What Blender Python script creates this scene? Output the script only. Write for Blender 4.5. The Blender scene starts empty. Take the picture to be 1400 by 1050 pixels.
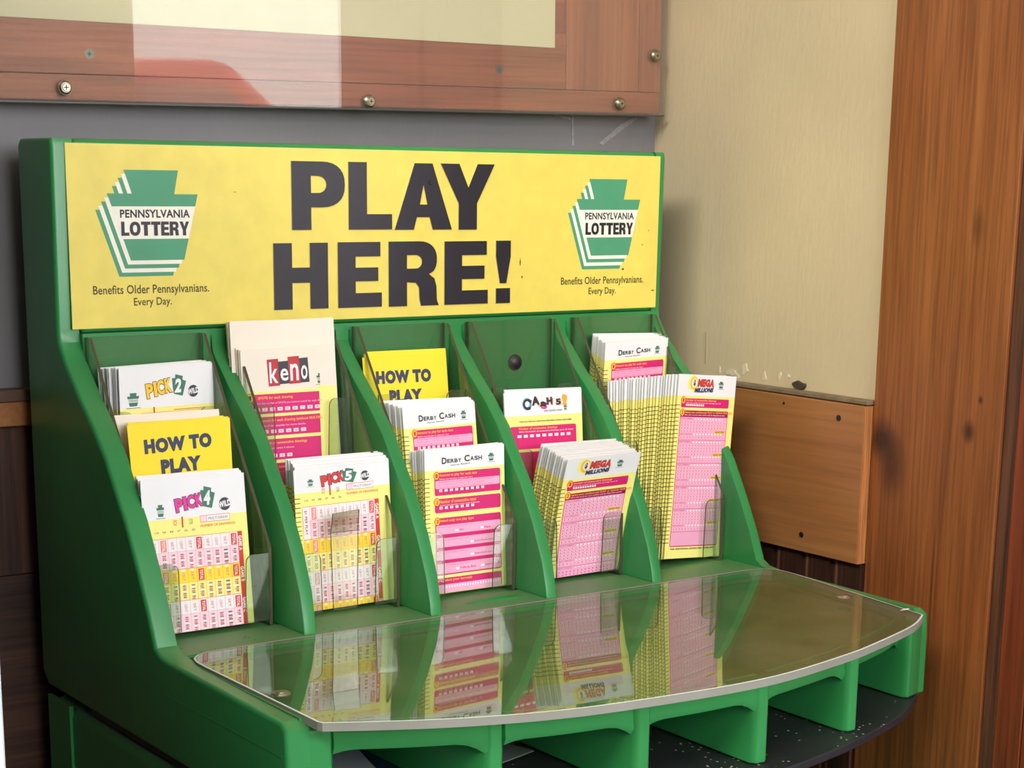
import bpy, bmesh, math, random
import numpy as np
from mathutils import Vector, Matrix

random.seed(7)
SC = bpy.context.scene
COL = SC.collection

# ------------------------------------------------------------------ camera
cam_d = bpy.data.cameras.new('camera')
cam = bpy.data.objects.new('camera', cam_d)
COL.objects.link(cam)
SC.camera = cam
cam_d.sensor_fit = 'HORIZONTAL'
cam_d.sensor_width = 36.0
cam_d.lens = 2484.59 / 1400 * 36.0
cam_d.shift_x = (700 - 709.54) / 1400
cam_d.shift_y = (827.43 - 525) / 1400
cam_d.clip_start = 0.02
cam_d.clip_end = 60
YAW, PIT, ROLL = 0.622858, 0.230306, 0.012653
fw = Vector((math.sin(YAW) * math.cos(PIT), math.cos(YAW) * math.cos(PIT), -math.sin(PIT)))
rt = Vector((math.cos(YAW), -math.sin(YAW), 0))
up = rt.cross(fw)
R_ = rt * math.cos(ROLL) + up * math.sin(ROLL)
U_ = up * math.cos(ROLL) - rt * math.sin(ROLL)
M = Matrix((R_, U_, -fw)).transposed().to_4x4()
M.translation = Vector((-0.46879, -1.02436, 0.29052))
cam.matrix_world = M

# ------------------------------------------------------------------ world, lights, exposure
W = bpy.data.worlds.new('daylight')
SC.world = W
W.use_nodes = True
bg = W.node_tree.nodes['Background']
bg.inputs[0].default_value = (0.86, 0.92, 1.0, 1)
bg.inputs[1].default_value = 11.0


def area(name, loc, target, sx, sy, power, color=(1, 1, 1), spread=180):
    d = bpy.data.lights.new(name, 'AREA')
    d.shape = 'RECTANGLE'
    d.size, d.size_y = sx, sy
    d.energy = power
    d.color = color
    d.spread = math.radians(spread)
    o = bpy.data.objects.new(name, d)
    COL.objects.link(o)
    o.location = loc
    o.rotation_euler = (Vector(target) - Vector(loc)).to_track_quat('-Z', 'Y').to_euler()
    return o


area('window_daylight', (0.14, -3.1, 1.10), (0.2, 0, 0.5), 1.8, 1.3, 76, (0.97, 0.98, 1.0))
area('added_upper_light', (-1.35, -1.15, 1.66), (0.0, -0.4, 0.1), 1.3, 0.7, 74, (1.0, 0.96, 0.89))  # unseen lamp, added high up to brighten the beige right-hand wall

SC.view_settings.view_transform = 'Standard'
SC.view_settings.look = 'None'
SC.view_settings.gamma = 1.0
SC.view_settings.use_curve_mapping = False
SC.view_settings.exposure = 0.09
SC.cycles.use_denoising = True
SC.cycles.max_bounces = 10
SC.cycles.transparent_max_bounces = 24
SC.cycles.sample_clamp_indirect = 6.0
SC.cycles.caustics_reflective = False
SC.cycles.caustics_refractive = False


# ------------------------------------------------------------------ materials
def lin(c):
    r = []
    for v in c:
        v /= 255.0
        r.append(v / 12.92 if v <= 0.04045 else ((v + 0.055) / 1.055) ** 2.4)
    return (*r, 1)


MATS = {}


def new_mat(name):
    m = bpy.data.materials.new(name)
    m.use_nodes = True
    nt = m.node_tree
    b = nt.nodes['Principled BSDF']
    return m, nt, b


def N(nt, t, **kw):
    n = nt.nodes.new(t)
    for k, v in kw.items():
        setattr(n, k, v)
    return n


def plain(name, rgb, rough=0.6, metal=0.0, spec=0.5, vary=0.06, scale=30.0, bump=0.0):
    """solid colour with a slight procedural unevenness"""
    if name in MATS:
        return MATS[name]
    m, nt, b = new_mat(name)
    c = lin(rgb)
    b.inputs['Roughness'].default_value = rough
    b.inputs['Metallic'].default_value = metal
    b.inputs['Specular IOR Level'].default_value = spec
    tc = N(nt, 'ShaderNodeTexCoord')
    nz = N(nt, 'ShaderNodeTexNoise')
    nz.inputs['Scale'].default_value = scale
    nz.inputs['Detail'].default_value = 4
    nt.links.new(tc.outputs['Object'], nz.inputs['Vector'])
    rp = N(nt, 'ShaderNodeValToRGB')
    rp.color_ramp.elements[0].position = 0.3
    rp.color_ramp.elements[1].position = 0.7
    rp.color_ramp.elements[0].color = (*[x * (1 - vary) for x in c[:3]], 1)
    rp.color_ramp.elements[1].color = (*[min(1, x * (1 + vary)) for x in c[:3]], 1)
    nt.links.new(nz.outputs['Fac'], rp.inputs['Fac'])
    nt.links.new(rp.outputs['Color'], b.inputs['Base Color'])
    if bump:
        bp = N(nt, 'ShaderNodeBump')
        bp.inputs['Strength'].default_value = bump
        bp.inputs['Distance'].default_value = 0.001
        nt.links.new(nz.outputs['Fac'], bp.inputs['Height'])
        nt.links.new(bp.outputs['Normal'], b.inputs['Normal'])
    MATS[name] = m
    return m


def green_plastic(name, rgb, dust=0.0, rough=0.38, crumb=(45, 40, 28), thresh=0.60):
    m, nt, b = new_mat(name)
    c = lin(rgb)
    tc = N(nt, 'ShaderNodeTexCoord')
    nz = N(nt, 'ShaderNodeTexNoise')
    nz.inputs['Scale'].default_value = 14
    nz.inputs['Detail'].default_value = 6
    nt.links.new(tc.outputs['Object'], nz.inputs['Vector'])
    rp = N(nt, 'ShaderNodeValToRGB')
    rp.color_ramp.elements[0].position = 0.3
    rp.color_ramp.elements[1].position = 0.75
    rp.color_ramp.elements[0].color = (*[x * 0.88 for x in c[:3]], 1)
    rp.color_ramp.elements[1].color = (*[x * 1.12 for x in c[:3]], 1)
    nt.links.new(nz.outputs['Fac'], rp.inputs['Fac'])
    last = rp.outputs['Color']
    if dust:
        # brown dust lying on the upward faces, patchy
        geo = N(nt, 'ShaderNodeNewGeometry')
        sep = N(nt, 'ShaderNodeSeparateXYZ')
        nt.links.new(geo.outputs['Normal'], sep.inputs[0])
        mr = N(nt, 'ShaderNodeMapRange')
        mr.inputs['From Min'].default_value = 0.6
        mr.inputs['From Max'].default_value = 1.0
        nt.links.new(sep.outputs['Z'], mr.inputs['Value'])
        n2 = N(nt, 'ShaderNodeTexNoise')
        n2.inputs['Scale'].default_value = 22
        n2.inputs['Detail'].default_value = 8
        n2.inputs['Roughness'].default_value = 0.7
        nt.links.new(tc.outputs['Object'], n2.inputs['Vector'])
        m2 = N(nt, 'ShaderNodeMapRange')
        m2.inputs['From Min'].default_value = 0.35
        m2.inputs['From Max'].default_value = 0.7
        m2.inputs['To Max'].default_value = dust
        m2.inputs['To Min'].default_value = dust * 0.3
        nt.links.new(n2.outputs['Fac'], m2.inputs['Value'])
        mu = N(nt, 'ShaderNodeMath', operation='MULTIPLY')
        nt.links.new(mr.outputs['Result'], mu.inputs[0])
        nt.links.new(m2.outputs['Result'], mu.inputs[1])
        mx = N(nt, 'ShaderNodeMix', data_type='RGBA')
        nt.links.new(mu.outputs[0], mx.inputs[0])
        nt.links.new(last, mx.inputs[6])
        mx.inputs[7].default_value = lin((128, 124, 84))
        last = mx.outputs[2]
        # crumbs
        vo = N(nt, 'ShaderNodeTexVoronoi')
        vo.inputs['Scale'].default_value = 190
        nt.links.new(tc.outputs['Object'], vo.inputs['Vector'])
        lt = N(nt, 'ShaderNodeMath', operation='LESS_THAN')
        lt.inputs[1].default_value = 0.16
        nt.links.new(vo.outputs['Distance'], lt.inputs[0])
        n3 = N(nt, 'ShaderNodeTexNoise')
        n3.inputs['Scale'].default_value = 28
        nt.links.new(tc.outputs['Object'], n3.inputs['Vector'])
        gt = N(nt, 'ShaderNodeMath', operation='GREATER_THAN')
        gt.inputs[1].default_value = thresh
        nt.links.new(n3.outputs['Fac'], gt.inputs[0])
        m3 = N(nt, 'ShaderNodeMath', operation='MULTIPLY')
        nt.links.new(lt.outputs[0], m3.inputs[0])
        nt.links.new(gt.outputs[0], m3.inputs[1])
        m4 = N(nt, 'ShaderNodeMath', operation='MULTIPLY')
        nt.links.new(m3.outputs[0], m4.inputs[0])
        nt.links.new(mr.outputs['Result'], m4.inputs[1])
        mx2 = N(nt, 'ShaderNodeMix', data_type='RGBA')
        nt.links.new(m4.outputs[0], mx2.inputs[0])
        nt.links.new(last, mx2.inputs[6])
        mx2.inputs[7].default_value = lin(crumb)
        last = mx2.outputs[2]
    nt.links.new(last, b.inputs['Base Color'])
    b.inputs['Roughness'].default_value = rough
    n4 = N(nt, 'ShaderNodeTexNoise')
    n4.inputs['Scale'].default_value = 420
    nt.links.new(tc.outputs['Object'], n4.inputs['Vector'])
    bp = N(nt, 'ShaderNodeBump')
    bp.inputs['Strength'].default_value = 0.12
    bp.inputs['Distance'].default_value = 0.0004
    nt.links.new(n4.outputs['Fac'], bp.inputs['Height'])
    nt.links.new(bp.outputs['Normal'], b.inputs['Normal'])
    return m


def wood(name, dark, mid, light, axis='Z', scale=1.0, rough=0.42, knots=(), fine=1.0, bump=0.25):
    """stretched-noise timber; knots: (x,y,z,rx,ry,rz,strength) in object space"""
    m, nt, b = new_mat(name)
    tc = N(nt, 'ShaderNodeTexCoord')
    mp = N(nt, 'ShaderNodeMapping')
    s = [26 * scale] * 3
    s['XYZ'.index(axis)] = 1.7 * scale
    mp.inputs['Scale'].default_value = s
    nt.links.new(tc.outputs['Object'], mp.inputs['Vector'])
    n1 = N(nt, 'ShaderNodeTexNoise')
    n1.inputs['Scale'].default_value = 1.0
    n1.inputs['Detail'].default_value = 5
    n1.inputs['Distortion'].default_value = 0.8
    nt.links.new(mp.outputs['Vector'], n1.inputs['Vector'])
    rp = N(nt, 'ShaderNodeValToRGB')
    cr = rp.color_ramp
    cr.elements[0].position = 0.28
    cr.elements[0].color = lin(dark)
    cr.elements[1].position = 0.75
    cr.elements[1].color = lin(light)
    e = cr.elements.new(0.5)
    e.color = lin(mid)
    nt.links.new(n1.outputs['Fac'], rp.inputs['Fac'])
    mp2 = N(nt, 'ShaderNodeMapping')
    s2 = [330 * scale] * 3
    s2['XYZ'.index(axis)] = 9 * scale
    mp2.inputs['Scale'].default_value = s2
    nt.links.new(tc.outputs['Object'], mp2.inputs['Vector'])
    n2 = N(nt, 'ShaderNodeTexNoise')
    n2.inputs['Scale'].default_value = 1.0
    n2.inputs['Detail'].default_value = 3
    nt.links.new(mp2.outputs['Vector'], n2.inputs['Vector'])
    r2 = N(nt, 'ShaderNodeMapRange')
    r2.inputs['From Min'].default_value = 0.35
    r2.inputs['From Max'].default_value = 0.6
    r2.inputs['To Min'].default_value = 1 - 0.38 * fine
    r2.inputs['To Max'].default_value = 1.05
    nt.links.new(n2.outputs['Fac'], r2.inputs['Value'])
    mx = N(nt, 'ShaderNodeMix', data_type='RGBA', blend_type='MULTIPLY')
    mx.inputs[0].default_value = 1.0
    nt.links.new(rp.outputs['Color'], mx.inputs[6])
    nt.links.new(r2.outputs['Result'], mx.inputs[7])
    last = mx.outputs[2]
    for (kx, ky, kz, rx, ry, rz, st) in knots:
        k1 = N(nt, 'ShaderNodeMapping')
        k1.inputs['Location'].default_value = (-kx / rx, -ky / ry, -kz / rz)
        k1.inputs['Scale'].default_value = (1 / rx, 1 / ry, 1 / rz)
        nt.links.new(tc.outputs['Object'], k1.inputs['Vector'])
        ln = N(nt, 'ShaderNodeVectorMath', operation='LENGTH')
        nt.links.new(k1.outputs['Vector'], ln.inputs[0])
        ad = N(nt, 'ShaderNodeMath', operation='ADD')
        nt.links.new(ln.outputs['Value'], ad.inputs[0])
        nt.links.new(n1.outputs['Fac'], ad.inputs[1])
        kr = N(nt, 'ShaderNodeMapRange')
        kr.inputs['From Min'].default_value = 0.7
        kr.inputs['From Max'].default_value = 1.45
        kr.inputs['To Min'].default_value = st
        kr.inputs['To Max'].default_value = 0
        nt.links.new(ad.outputs[0], kr.inputs['Value'])
        km = N(nt, 'ShaderNodeMix', data_type='RGBA')
        nt.links.new(kr.outputs['Result'], km.inputs[0])
        nt.links.new(last, km.inputs[6])
        km.inputs[7].default_value = lin([v * 0.35 for v in dark])
        last = km.outputs[2]
    nt.links.new(last, b.inputs['Base Color'])
    b.inputs['Roughness'].default_value = rough
    bp = N(nt, 'ShaderNodeBump')
    bp.inputs['Strength'].default_value = bump
    bp.inputs['Distance'].default_value = 0.0006
    nt.links.new(n2.outputs['Fac'], bp.inputs['Height'])
    nt.links.new(bp.outputs['Normal'], b.inputs['Normal'])
    return m


def clear_sheet(name, tint, dust=0.04, dust_rgb=(200, 200, 180), ior=1.49, rough=0.02, scratch=False):
    m = bpy.data.materials.new(name)
    m.use_nodes = True
    nt = m.node_tree
    nt.nodes.clear()
    out = N(nt, 'ShaderNodeOutputMaterial')
    tr = N(nt, 'ShaderNodeBsdfTransparent')
    tr.inputs[0].default_value = lin(tint)
    df = N(nt, 'ShaderNodeBsdfDiffuse')
    df.inputs[0].default_value = lin(dust_rgb)
    gl = N(nt, 'ShaderNodeBsdfGlossy')
    gl.inputs[0].default_value = (1, 1, 1, 1)
    gl.inputs['Roughness'].default_value = rough
    fr = N(nt, 'ShaderNodeFresnel')
    # straight-through sheets: feed 1/ior on the way out so the far face does not turn into a mirror
    ge = N(nt, 'ShaderNodeNewGeometry')
    ii = N(nt, 'ShaderNodeMapRange')
    ii.inputs['To Min'].default_value = ior
    ii.inputs['To Max'].default_value = 1 / ior
    nt.links.new(ge.outputs['Backfacing'], ii.inputs['Value'])
    nt.links.new(ii.outputs['Result'], fr.inputs['IOR'])
    m1 = N(nt, 'ShaderNodeMixShader')
    m1.inputs[0].default_value = dust
    nt.links.new(tr.outputs[0], m1.inputs[1])
    nt.links.new(df.outputs[0], m1.inputs[2])
    if scratch:
        tc = N(nt, 'ShaderNodeTexCoord')
        nz = N(nt, 'ShaderNodeTexNoise')
        nz.inputs['Scale'].default_value = 18
        nz.inputs['Detail'].default_value = 8
        nt.links.new(tc.outputs['Object'], nz.inputs['Vector'])
        mr = N(nt, 'ShaderNodeMapRange')
        mr.inputs['From Min'].default_value = 0.3
        mr.inputs['From Max'].default_value = 0.75
        mr.inputs['To Min'].default_value = dust * 0.4
        mr.inputs['To Max'].default_value = dust * 1.8
        nt.links.new(nz.outputs['Fac'], mr.inputs['Value'])
        nt.links.new(mr.outputs['Result'], m1.inputs[0])
    m2 = N(nt, 'ShaderNodeMixShader')
    nt.links.new(fr.outputs[0], m2.inputs[0])
    nt.links.new(m1.outputs[0], m2.inputs[1])
    nt.links.new(gl.outputs[0], m2.inputs[2])
    nt.links.new(m2.outputs[0], out.inputs[0])
    return m


GREEN = green_plastic('green_plastic', (46, 134, 72), dust=0.35, rough=0.34)
GREEN_TOP = green_plastic('green_plastic_dusty', (48, 136, 74), dust=0.55, rough=0.5)
BLACK_RUBBER = plain('black_rubber', (28, 27, 30), 0.45)
SHELF_BLACK = green_plastic('black_shelf', (26, 29, 36), dust=0.07, rough=0.5, crumb=(170, 165, 140), thresh=0.50)
ACRYLIC = clear_sheet('clear_acrylic', (240, 247, 240), dust=0.035)
ACRYLIC_EDGE = plain('acrylic_edge', (74, 70, 50), 0.35)
COVER = clear_sheet('cover_acrylic', (224, 234, 216), dust=0.08, dust_rgb=(190, 188, 150), ior=1.5, rough=0.015, scratch=True)
COVER_EDGE = plain('cover_edge', (138, 138, 130), 0.4)
COVER_RIM = plain('cover_rim', (215, 225, 215), 0.4)
PLEXI = clear_sheet('plexiglass', (244, 246, 242), dust=0.05, dust_rgb=(225, 220, 215), ior=1.5, rough=0.008)
YELLOW_SIGN = plain('sign_yellow', (229, 210, 96), 0.42, vary=0.05, scale=60)
SIGN_EDGE = plain('sign_edge', (250, 246, 190), 0.5)
INK = plain('ink_black', (34, 34, 42), 0.35, vary=0.12, scale=80)
CHROME = plain('steel', (190, 180, 160), 0.3, metal=1.0)
BRASS = plain('aged_brass', (150, 142, 124), 0.35, metal=1.0)
INKS = dict(
    white=plain('paper_white', (238, 238, 240), 0.65, vary=0.015),
    cream=plain('paper_cream', (240, 230, 214), 0.7, vary=0.02),
    yellow=plain('paper_yellow', (250, 240, 140), 0.65, vary=0.02),
    lemon=plain('paper_lemon', (252, 222, 40), 0.6, vary=0.02),
    magenta=plain('ink_magenta', (214, 30, 112), 0.6, vary=0.03),
    pink=plain('ink_pink', (246, 172, 205), 0.6, vary=0.02),
    palepink=plain('ink_pale_pink', (252, 214, 226), 0.6, vary=0.02),
    rose=plain('ink_rose', (222, 100, 150), 0.6),
    orange=plain('ink_orange', (255, 170, 70), 0.6),
    gold=plain('ink_gold', (248, 200, 60), 0.6),
    red=plain('ink_red', (216, 60, 50), 0.6),
    softred=plain('ink_soft_red', (240, 140, 125), 0.6),
    navy=plain('ink_navy', (44, 50, 82), 0.5),
    black=plain('ink_dark', (48, 46, 50), 0.6),
    grey=plain('ink_grey', (110, 108, 112), 0.6),
    green=plain('ink_green', (72, 150, 112), 0.5),
    dkgreen=plain('ink_dark_green', (62, 120, 96), 0.6),
    olive=plain('ink_olive', (70, 62, 30), 0.6),
    hotpink=plain('ink_hot_pink', (220, 60, 150), 0.6),
    blue=plain('ink_blue', (110, 170, 215), 0.6),
    offwhite=plain('ink_offwhite', (240, 236, 222), 0.5),
    crimson=plain('ink_crimson', (190, 52, 58), 0.6),
    charcoal=plain('ink_charcoal', (62, 60, 70), 0.6),
    edge=plain('paper_edge', (246, 222, 178), 0.8, vary=0.05),
    peach=plain('ink_peach', (250, 190, 150), 0.6),
)


# ------------------------------------------------------------------ object helpers
def link(name, bm_or_me, mats=(), parent=None, smooth=False, **props):
    if isinstance(bm_or_me, bmesh.types.BMesh):
        me = bpy.data.meshes.new(name)
        bm_or_me.normal_update()
        bm_or_me.to_mesh(me)
        bm_or_me.free()
    else:
        me = bm_or_me
    if not isinstance(mats, (list, tuple)):
        mats = [mats]
    for m in mats:
        me.materials.append(m)
    if smooth:
        for p in me.polygons:
            p.use_smooth = True
    o = bpy.data.objects.new(name, me)
    COL.objects.link(o)
    if parent is not None:
        o.parent = parent
    for k, v in props.items():
        o[k] = v
    return o


def thing(name, label, cat, loc=(0, 0, 0), group=None):
    o = bpy.data.objects.new(name, None)
    o.empty_display_size = 0.05
    COL.objects.link(o)
    o.location = loc
    o['label'] = label
    o['category'] = cat
    if group:
        o['group'] = group
    return o


def tag(o, label, cat, group=None):
    o['label'] = label
    o['category'] = cat
    if group:
        o['group'] = group
    return o


def bx(bm, x0, x1, y0, y1, z0, z1, mi=0):
    v = [bm.verts.new(p) for p in ((x0, y0, z0), (x1, y0, z0), (x1, y1, z0), (x0, y1, z0),
                                   (x0, y0, z1), (x1, y0, z1), (x1, y1, z1), (x0, y1, z1))]
    for f in ((0, 3, 2, 1), (4, 5, 6, 7), (0, 1, 5, 4), (1, 2, 6, 5), (2, 3, 7, 6), (3, 0, 4, 7)):
        fa = bm.faces.new([v[i] for i in f])
        fa.material_index = mi
    return v


def box(name, x0, x1, y0, y1, z0, z1, mat, parent=None, bevel=0.0, seg=2, **props):
    bm = bmesh.new()
    bx(bm, x0, x1, y0, y1, z0, z1)
    o = link(name, bm, mat, parent, **props)
    if bevel:
        add_bevel(o, bevel, seg)
    return o


def add_bevel(o, w, seg=2, angle=30):
    md = o.modifiers.new('bevel', 'BEVEL')
    md.width = w
    md.segments = seg
    md.limit_method = 'ANGLE'
    md.angle_limit = math.radians(angle)
    md.harden_normals = True
    for p in o.data.polygons:
        p.use_smooth = True


def prism(name, pts, axis, a, b, mat, parent=None, bevel=0.0, seg=3, angle=25, **props):
    """extrude a closed 2-D outline along an axis; pts in the other two axes' order"""
    bm = bmesh.new()

    def P(p, t):
        q = list(p)
        q.insert('XYZ'.index(axis), t)
        return q
    A = [bm.verts.new(P(p, a)) for p in pts]
    B = [bm.verts.new(P(p, b)) for p in pts]
    bm.faces.new(A)
    bm.faces.new(B[::-1])
    n = len(pts)
    for i in range(n):
        j = (i + 1) % n
        bm.faces.new((A[i], B[i], B[j], A[j]))
    bmesh.ops.recalc_face_normals(bm, faces=bm.faces)
    o = link(name, bm, mat, parent, **props)
    if bevel:
        add_bevel(o, bevel, seg, angle)
    return o


def cyl(bm, c, axis, r, d, seg=24, r2=None, mi=0):
    """cylinder / cone frustum centred start c, along unit axis, length d"""
    ax = Vector(axis).normalized()
    t = Vector((0, 0, 1)) if abs(ax.z) < 0.9 else Vector((1, 0, 0))
    u = ax.cross(t).normalized()
    w = ax.cross(u)
    c = Vector(c)
    r2 = r if r2 is None else r2
    A = [bm.verts.new(c + (u * math.cos(2 * math.pi * i / seg) + w * math.sin(2 * math.pi * i / seg)) * r) for i in range(seg)]
    B = [bm.verts.new(c + ax * d + (u * math.cos(2 * math.pi * i / seg) + w * math.sin(2 * math.pi * i / seg)) * r2) for i in range(seg)]
    fs = [bm.faces.new(A[::-1]), bm.faces.new(B)]
    for i in range(seg):
        j = (i + 1) % seg
        fs.append(bm.faces.new((A[i], A[j], B[j], B[i])))
    for f in fs:
        f.material_index = mi


# ------------------------------------------------------------------ lettering
_TXT = {}


def glyphs(s, bold=0.0):
    """triangles of a string in Blender's built-in font, normalised to a unit box"""
    key = (s, bold)
    if key in _TXT:
        return _TXT[key]
    cu = bpy.data.curves.new('t', 'FONT')
    cu.body = s
    cu.resolution_u = 3
    cu.offset = bold
    cu.space_character = 1.0 + bold * 2.0
    cu.fill_mode = 'FRONT'
    o = bpy.data.objects.new('t', cu)
    COL.objects.link(o)
    bpy.context.view_layer.update()
    dg = bpy.context.evaluated_depsgraph_get()
    me = o.evaluated_get(dg).to_mesh()
    vs = [(v.co.x, v.co.y) for v in me.vertices]
    fs = [tuple(p.vertices) for p in me.polygons]
    o.evaluated_get(dg).to_mesh_clear()
    bpy.data.objects.remove(o)
    bpy.data.curves.remove(cu)
    if not vs:
        _TXT[key] = ([], [], 1)
        return _TXT[key]
    x0 = min(v[0] for v in vs)
    x1 = max(v[0] for v in vs)
    y0 = min(v[1] for v in vs)
    y1 = max(v[1] for v in vs)
    res = ([((x - x0) / (x1 - x0), (y - y0) / (y1 - y0)) for x, y in vs], fs, (x1 - x0) / (y1 - y0))
    _TXT[key] = res
    return res


class Print:
    """flat print collected as thin geometry on a sheet. x to the right, y DOWN, metres; lift = layer"""
    LIFT = 0.00007

    def __init__(self, fn):
        self.fn = fn            # (x, y, lift) -> 3-D point
        self.v, self.f, self.m, self.mats = [], [], [], []

    def mi(self, mat):
        if mat not in self.mats:
            self.mats.append(mat)
        return self.mats.index(mat)

    def poly(self, pts, mat, layer=1):
        b = len(self.v)
        a = sum(pts[i][0] * pts[(i + 1) % len(pts)][1] - pts[(i + 1) % len(pts)][0] * pts[i][1] for i in range(len(pts)))
        if a > 0:
            pts = pts[::-1]
        self.v += [self.fn(x, y, layer * self.LIFT) for x, y in pts]
        self.f.append(tuple(range(b, b + len(pts))))
        self.m.append(self.mi(mat))

    def rect(self, x0, y0, x1, y1, mat, layer=1):
        self.poly([(x0, y0), (x1, y0), (x1, y1), (x0, y1)], mat, layer)

    def rrect(self, x0, y0, x1, y1, r, mat, layer=1):
        p = []
        for cx, cy, a0 in ((x1 - r, y0 + r, -90), (x1 - r, y1 - r, 0), (x0 + r, y1 - r, 90), (x0 + r, y0 + r, 180)):
            for k in range(4):
                a = math.radians(a0 + k * 30)
                p.append((cx + r * math.cos(a), cy + r * math.sin(a)))
        self.poly(p, mat, layer)

    def disc(self, x, y, rx, ry, mat, layer=1, n=18):
        self.poly([(x + rx * math.cos(2 * math.pi * i / n), y + ry * math.sin(2 * math.pi * i / n)) for i in range(n)], mat, layer)

    def text(self, s, x0, y0, x1, y1, mat, bold=0.0, layer=2, shear=0.0, rot=0.0, vert=False):
        """fit string s to the box (y0 top, y1 bottom)"""
        vs, fs, asp = glyphs(s, bold)
        b = len(self.v)
        w, h = x1 - x0, y1 - y0
        cx, cy = (x0 + x1) / 2, (y0 + y1) / 2
        for (u, v) in vs:
            if vert:            # reads from top to bottom
                x, y = x0 + v * w, y0 + u * h
                x, y = x, y
            else:
                x, y = x0 + u * w + shear * (v - .5) * h, y1 - v * h
            if rot:
                dx, dy = x - cx, y - cy
                x = cx + dx * math.cos(rot) - dy * math.sin(rot)
                y = cy + dx * math.sin(rot) + dy * math.cos(rot)
            self.v.append(self.fn(x, y, layer * self.LIFT))
        k = self.mi(mat)
        for f in fs:
            self.f.append(tuple(b + i for i in f))
            self.m.append(k)

    def build(self, name, parent=None, **props):
        me = bpy.data.meshes.new(name)
        me.from_pydata([tuple(p) for p in self.v], [], self.f)
        for m in self.mats:
            me.materials.append(INKS[m] if isinstance(m, str) else m)
        me.polygons.foreach_set('material_index', self.m)
        me.update()
        o = bpy.data.objects.new(name, me)
        COL.objects.link(o)
        if parent is not None:
            o.parent = parent
        for k, v in props.items():
            o[k] = v
        return o


def arc(cx, cy, rx, ry, a0, a1, n=10, p=2.0):
    r = []
    for i in range(n + 1):
        a = math.radians(a0 + (a1 - a0) * i / n)
        c, s = math.cos(a), math.sin(a)
        r.append((cx + rx * math.copysign(abs(c) ** (2 / p), c), cy + ry * math.copysign(abs(s) ** (2 / p), s)))
    return r


# heavy grotesque capitals on a unit box: (outer outline, [holes])
def heavy(ch):
    s, t = 0.335, 0.22
    if ch == 'H':
        return [(0, 0), (0, 1), (s, 1), (s, .63), (1 - s, .63), (1 - s, 1), (1, 1), (1, 0), (1 - s, 0), (1 - s, .40), (s, .40), (s, 0)], []
    if ch == 'E':
        s = .40
        return [(0, 0), (0, 1), (.97, 1), (.97, .78), (s, .78), (s, .61), (.92, .61), (.92, .40), (s, .40), (s, .22), (1, .22), (1, 0)], []
    if ch == 'L':
        return [(0, 0), (0, 1), (.42, 1), (.42, .23), (1, .23), (1, 0)], []
    if ch == 'T':
        return [(.3, 0), (.3, .77), (0, .77), (0, 1), (1, 1), (1, .77), (.7, .77), (.7, 0)], []
    if ch == 'A':
        return [(0, 0), (.345, 1), (.655, 1), (1, 0), (.66, 0), (.605, .19), (.385, .19), (.33, 0)], [[(.435, .38), (.565, .38), (.5, .68)]]
    if ch == 'Y':
        return [(.33, 0), (.33, .40), (0, 1), (.34, 1), (.51, .64), (.68, 1), (1, 1), (.67, .40), (.67, 0)], []
    if ch == 'O':
        return arc(.5, .5, .5, .5, 90, 450, 28, 2.3)[:-1], [arc(.5, .5, .2, .27, 90, 450, 20, 2.4)[:-1]]
    if ch == 'P':
        return ([(0, 0), (0, 1), (.55, 1)] + arc(.55, .665, .45, .335, 90, -90, 14, 2.4)[1:] + [(.36, .33), (.36, 0)],
                [[(.36, .79), (.47, .79)] + arc(.5, .665, .15, .125, 80, -80, 8) + [(.47, .54), (.36, .54)]])
    if ch == 'R':
        return ([(0, 0), (0, 1), (.60, 1)] + arc(.60, .72, .36, .28, 90, -40, 12, 2.3)[1:] + [(.80, .49), (.91, .42), (.95, .30), (.96, .08), (1, 0), (.64, 0), (.61, .10), (.60, .28), (.54, .36), (.36, .37), (.36, 0)],
                [[(.36, .79), (.52, .79)] + arc(.54, .685, .12, .105, 80, -80, 8) + [(.52, .58), (.36, .58)]])
    if ch == '!':
        return [(.28, .32), (0, .75), (0, 1), (1, 1), (1, .75), (.72, .32)], []


def heavy_mesh(ch, x0, x1, z0, z1, y, depth, name, mats, parent, bev=0.0, extra=None):
    """solid letter standing on the plane Y=y, facing -Y"""
    cu = bpy.data.curves.new('g', 'CURVE')
    cu.dimensions = '2D'
    cu.fill_mode = 'BOTH'
    outs, holes = heavy(ch)
    loops = [outs] + holes
    if ch == '!':
        loops.append([(.02, 0), (.02, .24), (.98, .24), (.98, 0)])
    for lp in loops:
        sp = cu.splines.new('POLY')
        sp.points.add(len(lp) - 1)
        for p, (u, v) in zip(sp.points, lp):
            p.co = ((x0 + u * (x1 - x0)), (z0 + v * (z1 - z0)), 0, 1)
        sp.use_cyclic_u = True
    cu.extrude = depth / 2
    o = bpy.data.objects.new('g', cu)
    COL.objects.link(o)
    bpy.context.view_layer.update()
    dg = bpy.context.evaluated_depsgraph_get()
    ev = o.evaluated_get(dg)
    me = bpy.data.meshes.new_from_object(ev)
    bpy.data.objects.remove(o)
    bpy.data.curves.remove(cu)
    me.materials.clear()
    for v in me.vertices:
        X, Z, D = v.co
        v.co = (X, y - depth / 2 - D, Z)
    me.update()
    ob = link(name, me, mats, parent)
    for p in me.polygons:
        p.use_smooth = False
        if abs(p.normal.y) < 0.5 and len(me.materials) > 1:
            p.material_index = 1
    return ob


# ------------------------------------------------------------------ the room
WX = 0.55      # right-hand wall plane
WY = 0.205     # back wall plane


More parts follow.
